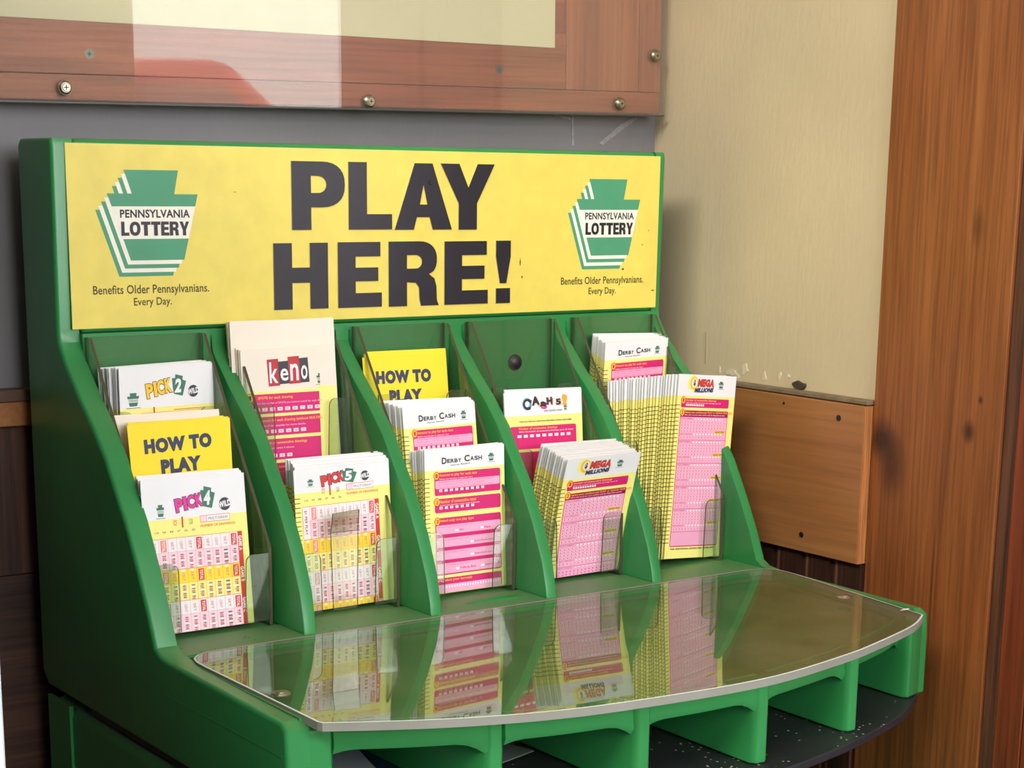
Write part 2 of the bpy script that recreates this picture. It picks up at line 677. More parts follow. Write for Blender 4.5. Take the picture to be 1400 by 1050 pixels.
def plaster(name, rgb, scale=1.0, stains=()):
    m, nt, b = new_mat(name)
    c = lin(rgb)
    tc = N(nt, 'ShaderNodeTexCoord')
    n1 = N(nt, 'ShaderNodeTexNoise')
    n1.inputs['Scale'].default_value = 6
    n1.inputs['Detail'].default_value = 6
    nt.links.new(tc.outputs['Object'], n1.inputs['Vector'])
    rp = N(nt, 'ShaderNodeValToRGB')
    rp.color_ramp.elements[0].color = (*[x * 0.90 for x in c[:3]], 1)
    rp.color_ramp.elements[1].color = (*[x * 1.07 for x in c[:3]], 1)
    rp.color_ramp.elements[0].position = 0.3
    rp.color_ramp.elements[1].position = 0.7
    nt.links.new(n1.outputs['Fac'], rp.inputs['Fac'])
    nt.links.new(rp.outputs['Color'], b.inputs['Base Color'])
    mp = N(nt, 'ShaderNodeMapping')
    mp.inputs['Scale'].default_value = (240, 240, 60)
    nt.links.new(tc.outputs['Object'], mp.inputs['Vector'])
    n2 = N(nt, 'ShaderNodeTexNoise')
    n2.inputs['Scale'].default_value = 1
    n2.inputs['Detail'].default_value = 5
    nt.links.new(mp.outputs['Vector'], n2.inputs['Vector'])
    bp = N(nt, 'ShaderNodeBump')
    bp.inputs['Strength'].default_value = 0.35
    bp.inputs['Distance'].default_value = 0.0008
    nt.links.new(n2.outputs['Fac'], bp.inputs['Height'])
    nt.links.new(bp.outputs['Normal'], b.inputs['Normal'])
    b.inputs['Roughness'].default_value = 0.62
    return m


BEIGE = plaster('beige_paint', (212, 194, 158))
GREYWALL = plaster('grey_paint', (118, 116, 118))
WHITEWALL = plain('pale_paint', (205, 200, 190), 0.7)
FLOOR_M = plain('floor_tile', (120, 112, 100), 0.5)

DARKBOARD = wood('dark_stained_boards', (44, 27, 21), (70, 43, 33), (94, 60, 46), 'Z', 1.3)
DARKBOARD_H = wood('dark_boards_level_grain', (44, 28, 22), (74, 48, 36), (98, 66, 48), 'X', 1.0)
CASING = wood('orange_brown_pine', (112, 60, 28), (146, 84, 42), (166, 102, 56), 'Z', 1.25, fine=0.75, knots=(
    (.548, -0.076, .103, .05, .022, .020, .85), (.548, -0.088, .085, .05, .016, .030, .70),
    (.548, -0.1600, .1185, .05, .0075, .011, .85), (.548, -0.1685, .142, .05, .003, .004, .8),
    (.548, -0.155, .262, .05, .009, .018, .45), (.548, -0.126, -.034, .05, .002, .004, .6),
    (.548, -0.135, -.01, .05, .0012, .09, .5)))
CASING2 = wood('red_brown_pine', (104, 46, 24), (140, 66, 36), (162, 84, 48), 'Z', 1.1)
CASING_EDGE = wood('worn_brown_edge', (62, 34, 24), (92, 56, 40), (120, 76, 54), 'Z', 1.5)
RAILBOARD = wood('plain_brown_board', (146, 92, 50), (164, 108, 62), (178, 124, 76), 'Y', 0.8, rough=0.35, fine=0.3)
RAIL_END = wood('raw_end_grain', (150, 84, 42), (196, 124, 66), (220, 152, 92), 'Z', 3.0, rough=0.8)
LEDGE = plain('dusty_ledge', (128, 112, 88), 0.8, vary=0.25, scale=90)
POSTER_H = wood('varnished_frame_level', (142, 62, 32), (180, 90, 54), (204, 116, 74), 'X', 0.9, rough=0.4, fine=0.7)
POSTER_V = wood('varnished_frame_upright', (138, 62, 36), (174, 90, 58), (196, 114, 78), 'Z', 0.9, rough=0.4, fine=0.7,
                knots=((.482, .187, .383, .010, .05, .014, .6),))

# walls, floor, ceiling
box('floor', -2.2, 3.2, -3.4, 0.3, -1.02, -1.0, FLOOR_M, kind='structure')
box('ceiling', -2.2, 3.2, -3.4, 0.3, 1.72, 1.74, WHITEWALL, kind='structure')
wl = box('wall_left', -2.24, -2.2, -3.4, 0.3, -1.0, 1.72, WHITEWALL, kind='structure')
box('wall_far_right', 3.2, 3.24, -3.4, 0.3, -1.0, 1.72, WHITEWALL, kind='structure')
# front wall with a big window (lit by window_daylight) and an open glazed doorway to the street
bm = bmesh.new()
bx(bm, -2.2, -1.3, -3.36, -3.3, -1.0, 1.72)
bx(bm, -1.3, 1.62, -3.36, -3.3, -1.0, 1.72)
bx(bm, 1.62, 2.70, -3.36, -3.3, -1.0, -0.1)
bx(bm, 1.62, 2.70, -3.36, -3.3, 1.3, 1.72)
bx(bm, 2.70, 3.2, -3.36, -3.3, -1.0, 1.72)
link('wall_front', bm, WHITEWALL, kind='structure')

wb = box('wall_back', -2.2, 3.2, WY, WY + 0.05, -1.0, 1.72, GREYWALL, kind='structure')
wr = box('wall_right', WX, WX + 0.08, -0.36, WY, -1.0, 1.72, BEIGE, kind='structure')

# loose paint marks on the two walls
def chip(parent, axis, plane, pts, mat, name, t=0.0006):
    bm = bmesh.new()
    if axis == 'X':
        A = [bm.verts.new((plane - t, a, b)) for a, b in pts]
        B = [bm.verts.new((plane + 0.0005, a, b)) for a, b in pts]
    else:
        A = [bm.verts.new((a, plane - t, b)) for a, b in pts]
        B = [bm.verts.new((a, plane + 0.0005, b)) for a, b in pts]
    bm.faces.new(A)
    bm.faces.new(B[::-1])
    for i in range(len(pts)):
        j = (i + 1) % len(pts)
        bm.faces.new((A[i], B[i], B[j], A[j]))
    bmesh.ops.recalc_face_normals(bm, faces=bm.faces)
    return link(name, bm, mat, parent)


def blob(cy, cz, ry, rz, n=9, seed=0):
    r = random.Random(seed)
    return [(cy + ry * math.cos(2 * math.pi * i / n) * r.uniform(.55, 1.25), cz + rz * math.sin(2 * math.pi * i / n) * r.uniform(.55, 1.25)) for i in range(n)]


CHIP = plain('bare_plaster', (226, 212, 184), 0.8)
for k, (y, z, a, b) in enumerate([(.0975, .1375, .006, .0032), (.0815, .1415, .0045, .005), (.0900, .1345, .003, .0022), (.058, .1375, .0022, .0045),
                                  (.040, .1400, .0016, .0030), (.030, .1400, .0018, .0016), (.022, .1360, .0014, .002), (.112, .1385, .0016, .003)]):
    chip(wr, 'X', WX, blob(y, z, a, b, 9, k), CHIP, 'paint_chip')
chip(wr, 'X', WX, blob(.0160, .1345, .0075, .0032, 10, 33), plain('dirt_clump', (62, 58, 44), 0.9), 'dirt_clump', 0.003)
chip(wr, 'X', WX, [(.1305, .168), (.1300, .168), (.1294, .142), (.1299, .142)], plain('scratch_grey', (160, 146, 120), 0.8), 'scratch')
SMEAR = plain('pale_smear', (142, 140, 141), 0.7, vary=0.2, scale=200)
chip(wb, 'Y', WY, [(.4605, .347), (.4622, .347), (.4640, .318), (.4615, .318)], SMEAR, 'paint_smear', 0.0004)
chip(wb, 'Y', WY, [(.4900, .3205), (.4935, .319), (.5180, .334), (.5300, .341), (.5290, .343), (.5120, .336)], SMEAR, 'paint_smear', 0.0004)
chip(wb, 'Y', WY, [(.4350, .3440), (.4600, .3400), (.4600, .3380), (.4480, .3400)], SMEAR, 'paint_smear', 0.0004)

# dado on the right wall: ledge, flat board and beadboard below
ledge = box('trim_1', WX - 0.0095, WX, -0.0655, WY, 0.1275, 0.1312, LEDGE, bevel=0.001, kind='structure')
dado = box('wall_board', WX - 0.012, WX, -0.0655, WY - 0.001, 0.0055, 0.1270, RAILBOARD, bevel=0.0007)
tag(dado, 'flat brown wooden board screwed to the beige wall beside the green stand', 'board')
box('end_grain', WX - 0.0118, WX, -0.0660, -0.0652, 0.0057, 0.1268, RAIL_END, dado, label='pale raw end grain')
for (y, z, r) in ((.0216, .1205, .0011), (-.0390, .1155, .0024), (-.0050, .0190, .0023)):
    bm = bmesh.new()
    cyl(bm, (WX - 0.0118, y, z), (-1, 0, 0), r, 0.0006, 14)
    link('screw_head', bm, BLACK_RUBBER, dado)
PL = 0.0325
wains = bpy.data.objects.new('trim_2', None)
COL.objects.link(wains)
wains['kind'] = 'structure'
y = -0.066
k = 0
plank_me = None
while y < WY - 0.01:
    y1 = min(y + PL, WY)
    if plank_me is None:
        bm = bmesh.new()
        bx(bm, -0.006, 0, 0.0022, PL - 0.0075, -0.90, 0)
        bx(bm, -0.0052, 0, PL - 0.0062, PL - 0.0037, -0.90, 0, 1)
        bx(bm, -0.003, 0, 0, PL, -0.90, 0)
        plank_me = bpy.data.meshes.new('plank')
        bm.to_mesh(plank_me)
        bm.free()
        plank_me.materials.append(DARKBOARD)
        plank_me.materials.append(plain('bead_brown', (124, 84, 64), .45))
    o = bpy.data.objects.new('plank', plank_me)
    COL.objects.link(o)
    o.location = (WX, y, 0.0053)
    o.parent = wains
    y = y1
    k += 1
# big upright casing at the end of the wall
cs = bpy.data.objects.new('trim_3', None)
COL.objects.link(cs)
cs['kind'] = 'structure'
box('plank', WX - 0.004, WX + 0.02, -0.1885, -0.0670, -1.0, 1.72, CASING, cs, bevel=0.0008)
box('plank_edge', WX - 0.002, WX + 0.02, -0.2010, -0.1885, -1.0, 1.72, CASING_EDGE, cs, bevel=0.002)
box('plank', WX - 0.004, WX + 0.02, -0.2260, -0.2022, -1.0, 1.72, CASING2, cs, bevel=0.0012)
box('plank', WX - 0.004, WX + 0.02, -0.3600, -0.2268, -1.0, 1.72, CASING2, cs, bevel=0.0012)

# back wall woodwork seen beside the stand
bt = bpy.data.objects.new('trim_4', None)
COL.objects.link(bt)
bt['kind'] = 'structure'
box('ledge', -0.60, WX, WY - 0.014, WY, 0.1370, 0.1455, plain('dusty_brown_ledge', (92, 66, 50), 0.7, vary=.2), bt, bevel=0.001)
box('rail', -0.60, WX, WY - 0.012, WY, 0.1200, 0.1370, RAILBOARD, bt, bevel=0.001)
box('plank', -0.60, WX, WY - 0.004, WY, 0.0145, 0.1200, DARKBOARD, bt)
box('plank', -0.60, WX, WY - 0.006, WY, -1.0, 0.0140, DARKBOARD_H, bt)

# pale upright cabinet at the extreme left, only its corner is in view
cab = thing('cabinet', 'pale cabinet whose upright corner just enters beside the green stand', 'cabinet', (-0.5, -0.35, -1.0))
CABM = plain('pale_grey_enamel', (206, 216, 226), 0.45, vary=0.02)
CABD = plain('dark_cabinet_side', (60, 60, 60), 0.7)
box('cabinet_body', -0.30, 0.2660, 0.02, 0.52, 0.0, 1.6, CABD, cab)
box('cabinet_door', -0.30, 0.2672, 0.0, 0.02, 0.04, 1.6, CABM, cab, bevel=0.002)

# ------------------------------------------------------------------ glazed notice frame above the stand
nb = thing('notice_frame', 'varnished wooden notice frame under a clear screwed-on sheet, hung above the stand', 'notice frame', (-0.0266, 0.187, 0.338))
nb.rotation_euler = (0, -0.0122, 0)
H = 0.62
XR = 0.566
box('bottom_strip', -0.30, XR, 0.0, 0.018, 0.0, 0.0168, POSTER_H, nb, bevel=0.0006)
box('bottom_rail', -0.30, 0.4680, 0.0, 0.018, 0.0172, 0.060, POSTER_H, nb, bevel=0.0006)
box('backing_board', -0.30, 0.4680, 0.003, 0.018, 0.0602, H, POSTER_H, nb)
box('upright_stile', 0.4684, 0.5430, 0.0, 0.018, 0.0172, H, POSTER_V, nb, bevel=0.0006)
box('edge_strip', 0.5434, XR, 0.0, 0.018, 0.0172, H, POSTER_V, nb, bevel=0.0006)
bm = bmesh.new()
vs = [bm.verts.new(p) for p in ((-0.30, -0.0006, 0.0540), (0.4563, -0.0006, 0.0488), (0.4563, -0.0006, H), (-0.30, -0.0006, H),
                                (-0.30, -0.0001, 0.0540), (0.4563, -0.0001, 0.0488), (0.4563, -0.0001, H), (-0.30, -0.0001, H))]
for f in ((0, 1, 2, 3), (7, 6, 5, 4), (0, 4, 5, 1), (1, 5, 6, 2), (2, 6, 7, 3), (3, 7, 4, 0)):
    bm.faces.new([vs[i] for i in f])
link('notice_paper', bm, plain('cream_notice_paper', (240, 226, 194), 0.7, vary=0.02), nb, label='blank cream paper')
box('cover_sheet', -0.30, XR + 0.0016, -0.0040, -0.0012, -0.0010, H, PLEXI, nb, label='clear cover sheet')
box('cover_sheet_edge', -0.30, XR + 0.0018, -0.0042, -0.0010, -0.0022, -0.0010, plain('cover_lower_edge', (70, 66, 60), .4), nb)
bm0 = bmesh.new()
cyl(bm0, (0, 0, 0), (0, -1, 0), 0.0052, 0.0012, 28, 0.0048)
cyl(bm0, (0, -0.0012, 0), (0, -1, 0), 0.0047, 0.0012, 28, 0.0034)
sc_me = bpy.data.meshes.new('washer')
bm0.to_mesh(sc_me)
bm0.free()
sc_me.materials.append(BRASS)
bm0 = bmesh.new()
cyl(bm0, (0, -0.0022, 0), (0, -1, 0), 0.0027, 0.0008, 20, 0.0024)
bx(bm0, -0.0017, 0.0017, -0.0032, -0.0022, -0.0003, 0.0003, 1)
bx(bm0, -0.0003, 0.0003, -0.0032, -0.0022, -0.0017, 0.0017, 1)
sh_me = bpy.data.meshes.new('screw')
bm0.to_mesh(sh_me)
bm0.free()
sh_me.materials.append(CHROME)
sh_me.materials.append(INKS['black'])
for (x, z) in ((.0447, .0080), (.2820, .0040), (.5205, .0072), (.5570, .0460)):
    o = bpy.data.objects.new('screw', sh_me)
    COL.objects.link(o)
    o.location = (x, -0.0040, z)
    o.parent = nb
    o2 = bpy.data.objects.new('washer', sc_me)
    COL.objects.link(o2)
    o2.parent = o
for (x, z, m) in ((.0650, .0305, 'offwhite'), (.4030, .0310, 'grey')):
    bm = bmesh.new()
    cyl(bm, (x, 0.0001, z), (0, -1, 0), 0.0034, 0.0003, 18)
    bx(bm, x - 0.0016, x + 0.0016, -0.0006, -0.0002, z - 0.0003, z + 0.0003, 1)
    bx(bm, x - 0.0003, x + 0.0003, -0.0006, -0.0002, z - 0.0016, z + 0.0016, 1)
    link('wood_screw', bm, [plain('dull_zinc_' + m, (150, 150, 140) if m == 'offwhite' else (96, 84, 78), .5), INKS['charcoal']], nb)

# ------------------------------------------------------------------ the street outside the doorway (seen mirrored in the cover sheet)
street = box('pavement', -4, 9, -14, -3.4, -1.12, -1.05, plain('asphalt', (120, 120, 122), .8), kind='structure')
car = thing('car', 'parked red car out on the street, seen mirrored in the notice frame', 'car', (2.35, -6.0, -1.05))
CARR = plain('red_car_paint', (150, 20, 24), 0.2)
CARG = plain('car_window', (30, 34, 40), 0.1)
prof = [(-2.1, .35), (-2.15, 1.0), (-1.95, 1.15), (-1.6, 1.70), (.5, 1.78), (1.15, 1.25), (2.05, 1.1), (2.15, .5), (2.05, .32)]
prism('car_body', prof, 'Y', -.85, .85, CARR, car, bevel=.08)
prism('window_glass', [(-1.85, 1.18), (-1.55, 1.62), (.45, 1.68), (.98, 1.24)], 'Y', -.87, .87, CARG, car)
for x in (-1.35, 1.35):
    for s in (-.86, .66):
        bm = bmesh.new()
        cyl(bm, (x, s, .33), (0, 1, 0), .33, .2, 28)
        link('wheel', bm, BLACK_RUBBER, car)
bld = box('building', -3, 9, -14.5, -14, -1.05, 4.5, plain('pale_render', (200, 198, 190), .8))
tag(bld, 'pale rendered house front across the street', 'building')

# ------------------------------------------------------------------ the green slip stand
st = thing('slip_stand', 'green moulded plastic slip stand with yellow sign and clear writing shelf', 'display stand', (0, 0, -1.0))
ZO = 1.0       # stand's origin is on the floor


def sub(o):
    """shift a part modelled in scene coordinates under the stand's Empty"""
    o.location.z += ZO
    return o


XL, XRt = -0.0203, 0.489
curve_front = [(.1185, .1890), (.1175, .1830), (.1085, .1710), (.0875, .1515), (.0675, .1350), (.0485, .1165), (.0345, .0972), (.0205, .0795),
               (.0050, .0530), (-.0085, .0270), (-.0165, .0100)]


def side_outline():
    return [(.1745, .3085), (.1705, .3125), (.1180, .3125), (.1165, .3080), (.1185, .1895)] + curve_front[1:-1] + \
        [(-.0170, .0070), (-.0240, .0035), (-.0350, .0022), (-.1780, .0008), (-.1840, -.0030), (-.1850, -.0200), (-.1850, -.0590),
         (.1650, -.0590), (.1745, -.0500)]


def edge_bevel_prism(name, pts, a, b, mat, parent, w, seg=4, both=False):
    bm = bmesh.new()
    A = [bm.verts.new((a, *p)) for p in pts]
    B = [bm.verts.new((b, *p)) for p in pts]
    bm.faces.new(A)
    bm.faces.new(B[::-1])
    n = len(pts)
    for i in range(n):
        j = (i + 1) % n
        bm.faces.new((A[i], B[i], B[j], A[j]))
    bmesh.ops.recalc_face_normals(bm, faces=bm.faces)
    es = [e for e in bm.edges if all(v in A for v in e.verts)] if not both else \
        [e for e in bm.edges if all(v in A for v in e.verts) or all(v in B for v in e.verts)]
    bmesh.ops.bevel(bm, geom=es, offset=w, segments=seg, affect='EDGES', profile=0.5, clamp_overlap=True)
    o = link(name, bm, mat, parent)
    for p in o.data.polygons:
        p.use_smooth = True
    try:
        o.data.set_sharp_from_angle(angle=math.radians(28))
    except Exception:
        pass
    return o


so = side_outline()
sub(edge_bevel_prism('side_panel', so, XL, XL + .0150, GREEN, st, .0030))
sub(edge_bevel_prism('side_panel', so, XRt, XRt - .0100, GREEN, st, .0030))
# faint mould parting ridge on the outer face
sub(box('parting_ridge', XL - .0003, XL + .002, -.1800, -.0300, -.0192, -.0186, GREEN, st))

# sign housing across the top
hb = box('sign_housing', XL + .0149, XRt - .0099, .1165, .1745, .1885, .3125, GREEN, st)
add_bevel(hb, .0035, 3)
sub(hb)
sub(box('back_panel', XL + .0149, XRt - .0099, .1130, .1740, .0010, .1886, GREEN, st))
# dividers
DIV = [.0965, .1937, .2910, .3880]
dv_out = curve_front[1:] + [(-.0185, .0040), (-.0200, .0015), (.1135, .0015), (.1135, .1830)]
for x in DIV:
    o = edge_bevel_prism('divider', dv_out, x - .0100, x, GREEN, st, .0016, 2, both=True)
    # moulding draft: the fin is thicker towards its root
    for v in o.data.vertices:
        d = min(1, max(0, (v.co.y + .02) / .13))
        if v.co.x > x - .005:
            v.co.x += .0012 * d
        tip = min(1, max(0, (.035 - v.co.z) / .035))
        v.co.x -= .0052 * tip if v.co.x > x - .005 else .0040 * tip
    sub(o)
# body under the bins with the back ledge
bmain = box('body', XL + .0149, XRt - .0099, -.0280, .1735, -.0585, .0012, GREEN_TOP, st)
sub(bmain)


def cover_arc(t):
    """front outline of the writing shelf, t in 0..1 from the near end to the far end"""
    P = [(-.0060, -.1995), (.0143, -.2110), (.0496, -.2285), (.0878, -.2430), (.1301, -.2540), (.1787, -.2605), (.2330, -.2645), (.2800, -.2625),
         (.3402, -.2510), (.3788, -.2400), (.4332, -.2205), (.4620, -.2030)]
    f = t * (len(P) - 1)
    i = min(int(f), len(P) - 2)
    u = f - i
    p0, p1, p2, p3 = P[max(i - 1, 0)], P[i], P[i + 1], P[min(i + 2, len(P) - 1)]
    r = []
    for k in (0, 1):
        a, b, c, d = p0[k], p1[k], p2[k], p3[k]
        r.append(.5 * (2 * b + (c - a) * u + (2 * a - 5 * b + 4 * c - d) * u * u + (3 * b - a - 3 * c + d) * u ** 3))
    return tuple(r)


ARC = [cover_arc(i / 44) for i in range(45)]


def arc_y(x):
    xs = [p[0] for p in ARC]
    ys = [p[1] for p in ARC]
    return float(np.interp(x, xs, ys))


# tray slab under the cover
inner = [(XL + .0149, -.0270)] + [(XL + .0149, -.178)] + [(x, arc_y(x) + .0200) for x in np.linspace(.012, .455, 30)] + [(XRt - .0099, -.178), (XRt - .0099, -.0270)]
sub(prism('tray', inner, 'Z', -.0075, -.0016, GREEN, st, bevel=.001, seg=2))
# raised margins beside and behind the cover
sub(box('tray_margin', XL + .0145, -.0095, -.1800, -.0240, -.0060, .0018, GREEN_TOP, st))
lm = box('tray_ledge', XL + .0145, XRt - .0095, -.0250, .0150, -.0050, .0021, GREEN_TOP, st)
sub(lm)
bm = bmesh.new()
bmesh.ops.create_uvsphere(bm, u_segments=32, v_segments=12, radius=1)
bmesh.ops.scale(bm, vec=(.0250, .0048, .0022), verts=bm.verts)
bmesh.ops.translate(bm, vec=(.2443, -.0020, .0016), verts=bm.verts)
sub(link('raised_oval', bm, green_plastic('green_plastic_clean', (36, 128, 62)), st, smooth=True))

# fascia: curved front skirt with arches between the fins
FINS = [(XL, .0101), (.0855, .0990), (.1772, .1905), (.2705, .2838), (.3670, .3795), (.4600, XRt)]
FR = [-.1850, -.2235, -.2430, -.2440, -.2270, -.1930]


def fascia(xa, xb):
    bm = bmesh.new()
    n = 14
    rows = []
    for i in range(n + 1):
        t = i / n
        x = xa + (xb - xa) * t
        yf = arc_y(x) + .0215
        zb = -.0180 - .0075 * max(0, (t - .78) / .22) ** 2 - .0025 * max(0, (.10 - t) / .10)
        rows.append([bm.verts.new(p) for p in ((x, yf, -.0012), (x, yf - .0012, zb + .004), (x, yf + .0005, zb), (x, yf + .006, zb), (x, yf + .0065, -.0016))])
    for i in range(n):
        a, b = rows[i], rows[i + 1]
        for k in range(4):
            bm.faces.new((a[k], a[k + 1], b[k + 1], b[k]))
        bm.faces.new((a[4], a[0], b[0], b[4]))
    bm.faces.new(rows[0][::-1])
    bm.faces.new(rows[-1])
    bmesh.ops.recalc_face_normals(bm, faces=bm.faces)
    o = link('skirt', bm, GREEN, st)
    for p in o.data.polygons:
        p.use_smooth = True
    o.data.set_sharp_from_angle(angle=math.radians(50))
    sub(o)


for i in range(5):
    fascia(FINS[i][1] - .002, FINS[i + 1][0] + .002)
for i, ((xa, xb), yf) in enumerate(zip(FINS, FR)):
    # fin: its upper front corner is chamfered and its end rounded
    yr = yf + (-.006 if 0 < i < 3 else (.006 if i > 3 else 0))
    pts = [(xa + .003, yf), (xb - .003, yf), (xb, yf + .004), (xb, -.03), (xa, -.03), (xa, yf + .004)]
    if i == 0:
        pts = [(xa + .014, yf + .001), (xb - .003, yf - .001), (xb, yf + .003), (xb, -.03), (xa + .014, -.03)]
    if i == 5:
        pts = [(xa + .003, yf), (xb - .012, yf + .004), (xb - .009, yf + .008), (xb - .009, -.03), (xa, -.03), (xa, yf + .004)]
    z1 = -.0019 if 0 < i < 5 else -.0050
    sub(prism('fin', pts, 'Z', -.0586, z1, GREEN, st, bevel=.0016, seg=2, angle=40))

# black shelf under the fins
sh = [(XL + .004, .10)] + [(XL + .004, -.188)] + [(x, arc_y(x) + .0045) for x in np.linspace(-.002, .462, 40)] + [(.4720, -.1925), (.4800, -.1870), (.4855, -.1800), (XRt - .002, .10)]
sub(prism('lower_shelf', sh, 'Z', -.0650, -.0590, SHELF_BLACK, st, bevel=.0012, seg=2, label='dusty black shelf with a bowed front'))
# pedestal
pe = box('pedestal', XL + .0030, XRt - .020, -.0300, .1680, -1.0, -.0655, GREEN, st)
add_bevel(pe, .010, 3)
sub(pe)
pe2 = box('pedestal_flange', XL + .0010, XL + .004, .1300, .1690, -1.0, -.0665, GREEN, st)
sub(pe2)

# clear writing-shelf cover
cov = [(-.0078, -.0600), (-.0074, -.0480), (-.0050, -.0390), (.0010, -.0318), (.0100, -.0285), (.0300, -.0275), (.4600, -.0275), (.4730, -.0300),
       (.4800, -.0360), (.4820, -.0480), (.4815, -.0600), (.4640, -.1960), (.4632, -.2005)] + [p for p in ARC[::-1]] + [(-.0072, -.1960)]
bm = bmesh.new()
zt, zb_ = .0034, -.0014
T = [bm.verts.new((x, y, zt)) for x, y in cov]
B = [bm.verts.new((x, y, zb_)) for x, y in cov]
f1 = bm.faces.new(T)
f2 = bm.faces.new(B[::-1])
for i in range(len(cov)):
    j = (i + 1) % len(cov)
    f = bm.faces.new((T[i], B[i], B[j], T[j]))
    f.material_index = 1
bmesh.ops.recalc_face_normals(bm, faces=bm.faces)
cvo = link('writing_cover', bm, [COVER, COVER_EDGE], st, label='clear bowed plastic cover')
sub(cvo)
bm = bmesh.new()  # pale strip along the whole outline of the cover
n = len(cov)
cen = Vector((.235, -.14))
prev = None
for i in list(range(n)) + [0]:
    p = Vector(cov[i])
    a, b = Vector(cov[i - 1]), Vector(cov[(i + 1) % n])
    t = (b - a).normalized()
    nrm = Vector((-t.y, t.x))
    if nrm.dot(cen - p) < 0:
        nrm = -nrm
    q = p + nrm * .0013
    r = (bm.verts.new((p.x, p.y, .00345)), bm.verts.new((q.x, q.y, .00355)))
    if prev:
        bm.faces.new((prev[0], r[0], r[1], prev[1]))
    prev = r
link('cover_rim', bm, COVER_RIM, cvo, label='thin whitish rim')
for (x, y) in ((.0030, -.1360), (.4575, -.1330)):
    bm = bmesh.new()
    cyl(bm, (x, y, .0032), (0, 0, 1), .0058, .0010, 26, .0050)
    cyl(bm, (x, y, .0040), (0, 0, 1), .0034, .0006, 20, .0030)
    link('washer_screw', bm, CHROME, cvo)
bm = bmesh.new()
pts = blob(.4640, -.1850, .0045, .0020, 9, 5)
A = [bm.verts.new((x, y, .0036)) for x, y in pts]
bm.faces.new(A)
link('paint_spot', bm, INKS['cream'], cvo)

# plug in the fourth bin's back wall
bm = bmesh.new()
bmesh.ops.create_uvsphere(bm, u_segments=28, v_segments=12, radius=1)
bmesh.ops.scale(bm, vec=(.0063, .0040, .0063), verts=bm.verts)
bmesh.ops.translate(bm, vec=(.3410, .1128, .1540), verts=bm.verts)
sub(link('plug', bm, BLACK_RUBBER, st, smooth=True, label='round black plug'))

# ---- clear pocket liners, one per bin
PK = [(-.0045, .0790), (.0985, .1775), (.1965, .2750), (.2945, .3735), (.3935, .4740)]
STEP = [(.0160, .0508), (.0470, .0980), (.0780, .1405)]
TH = .0021


def sheet_poly(bm, pts, tvec, edge_mi=1):
    """thin sheet from an outline with thickness vector; edges get the dark edge material"""
    t = Vector(tvec)
    A = [bm.verts.new(Vector(p)) for p in pts]
    B = [bm.verts.new(Vector(p) + t) for p in pts]
    bm.faces.new(A)
    bm.faces.new(B[::-1])
    for i in range(len(pts)):
        j = (i + 1) % len(pts)
        f = bm.faces.new((A[i], B[i], B[j], A[j]))
        f.material_index = edge_mi


side_prof = [(.1100, .0024), (.1100, .1865), (.1050, .1865), (.0165, .0540), (.0165, .0024)]
for bi, (xa, xb) in enumerate(PK):
    pk = bpy.data.objects.new('pocket', None)
    COL.objects.link(pk)
    pk.parent = st
    pk.location.z = ZO
    for x in (xa, xb - TH):
        bm = bmesh.new()
        sheet_poly(bm, [(x, a, b) for a, b in side_prof], (TH, 0, 0))
        bmesh.ops.recalc_face_normals(bm, faces=bm.faces)
        link('pocket_side', bm, [ACRYLIC, ACRYLIC_EDGE], pk)
    bm = bmesh.new()
    sheet_poly(bm, [(xa, .1100, .0024), (xb, .1100, .0024), (xb, .1100, .1865), (xa, .1100, .1865)], (0, .0010, 0))
    bmesh.ops.recalc_face_normals(bm, faces=bm.faces)
    link('pocket_back', bm, [ACRYLIC, ACRYLIC_EDGE], pk)
    for si, (y, zt_) in enumerate(STEP):
        wl_, wr_ = .0150, .0165
        r = .005
        xi, xo = xa + TH, xb - TH
        zb0 = .0024
        zu = .006 if si == 0 else zt_ - .05
        zl = zt_ - (.004 if bi == 1 and si == 0 else 0)
        left = [(xi, zu), (xi, zl)] + [(xi + wl_ - r + r * math.sin(a), zl - r + r * math.cos(a)) for a in [math.radians(v) for v in (0, 25, 50, 75, 90)]] + [(xi + wl_ + .001, zu)]
        rightp = [(xo - wr_ - .0012, zu)] + [(xo - wr_ + r - r * math.cos(a), zt_ - r + r * math.sin(a)) for a in [math.radians(v) for v in (0, 25, 50, 75, 90)]] + [(xo, zt_), (xo, zu)]
        for pp in (left, rightp):
            bm = bmesh.new()
            sheet_poly(bm, [(x, y, z) for x, z in pp], (0, .0012, 0))
            bmesh.ops.recalc_face_normals(bm, faces=bm.faces)
            link('pocket_lip', bm, [ACRYLIC, ACRYLIC_EDGE], pk)
# the odd narrow tongue standing in front of the second bin's slips
bm = bmesh.new()
sheet_poly(bm, [(.1238, .0165, .0590), (.1255, .0165, .0718), (.1458, .0165, .0730), (.1448, .0165, .0590)], (0, .0012, 0))  # upper piece, tinted and cloudier than the stem below
bmesh.ops.recalc_face_normals(bm, faces=bm.faces)
sub(link('clear_tongue', bm, [clear_sheet('tinted_acrylic', (226, 222, 210), dust=.10, dust_rgb=(190, 170, 140)), ACRYLIC_EDGE], st))

bm = bmesh.new()
sheet_poly(bm, [(.1252, .0165, .0060), (.1238, .0165, .0588), (.1448, .0165, .0588), (.1440, .0165, .0060)], (0, .0012, 0))
bmesh.ops.recalc_face_normals(bm, faces=bm.faces)
sub(link('clear_stem', bm, [clear_sheet('very_clear_acrylic', (250, 250, 246), dust=.01), ACRYLIC_EDGE], st))

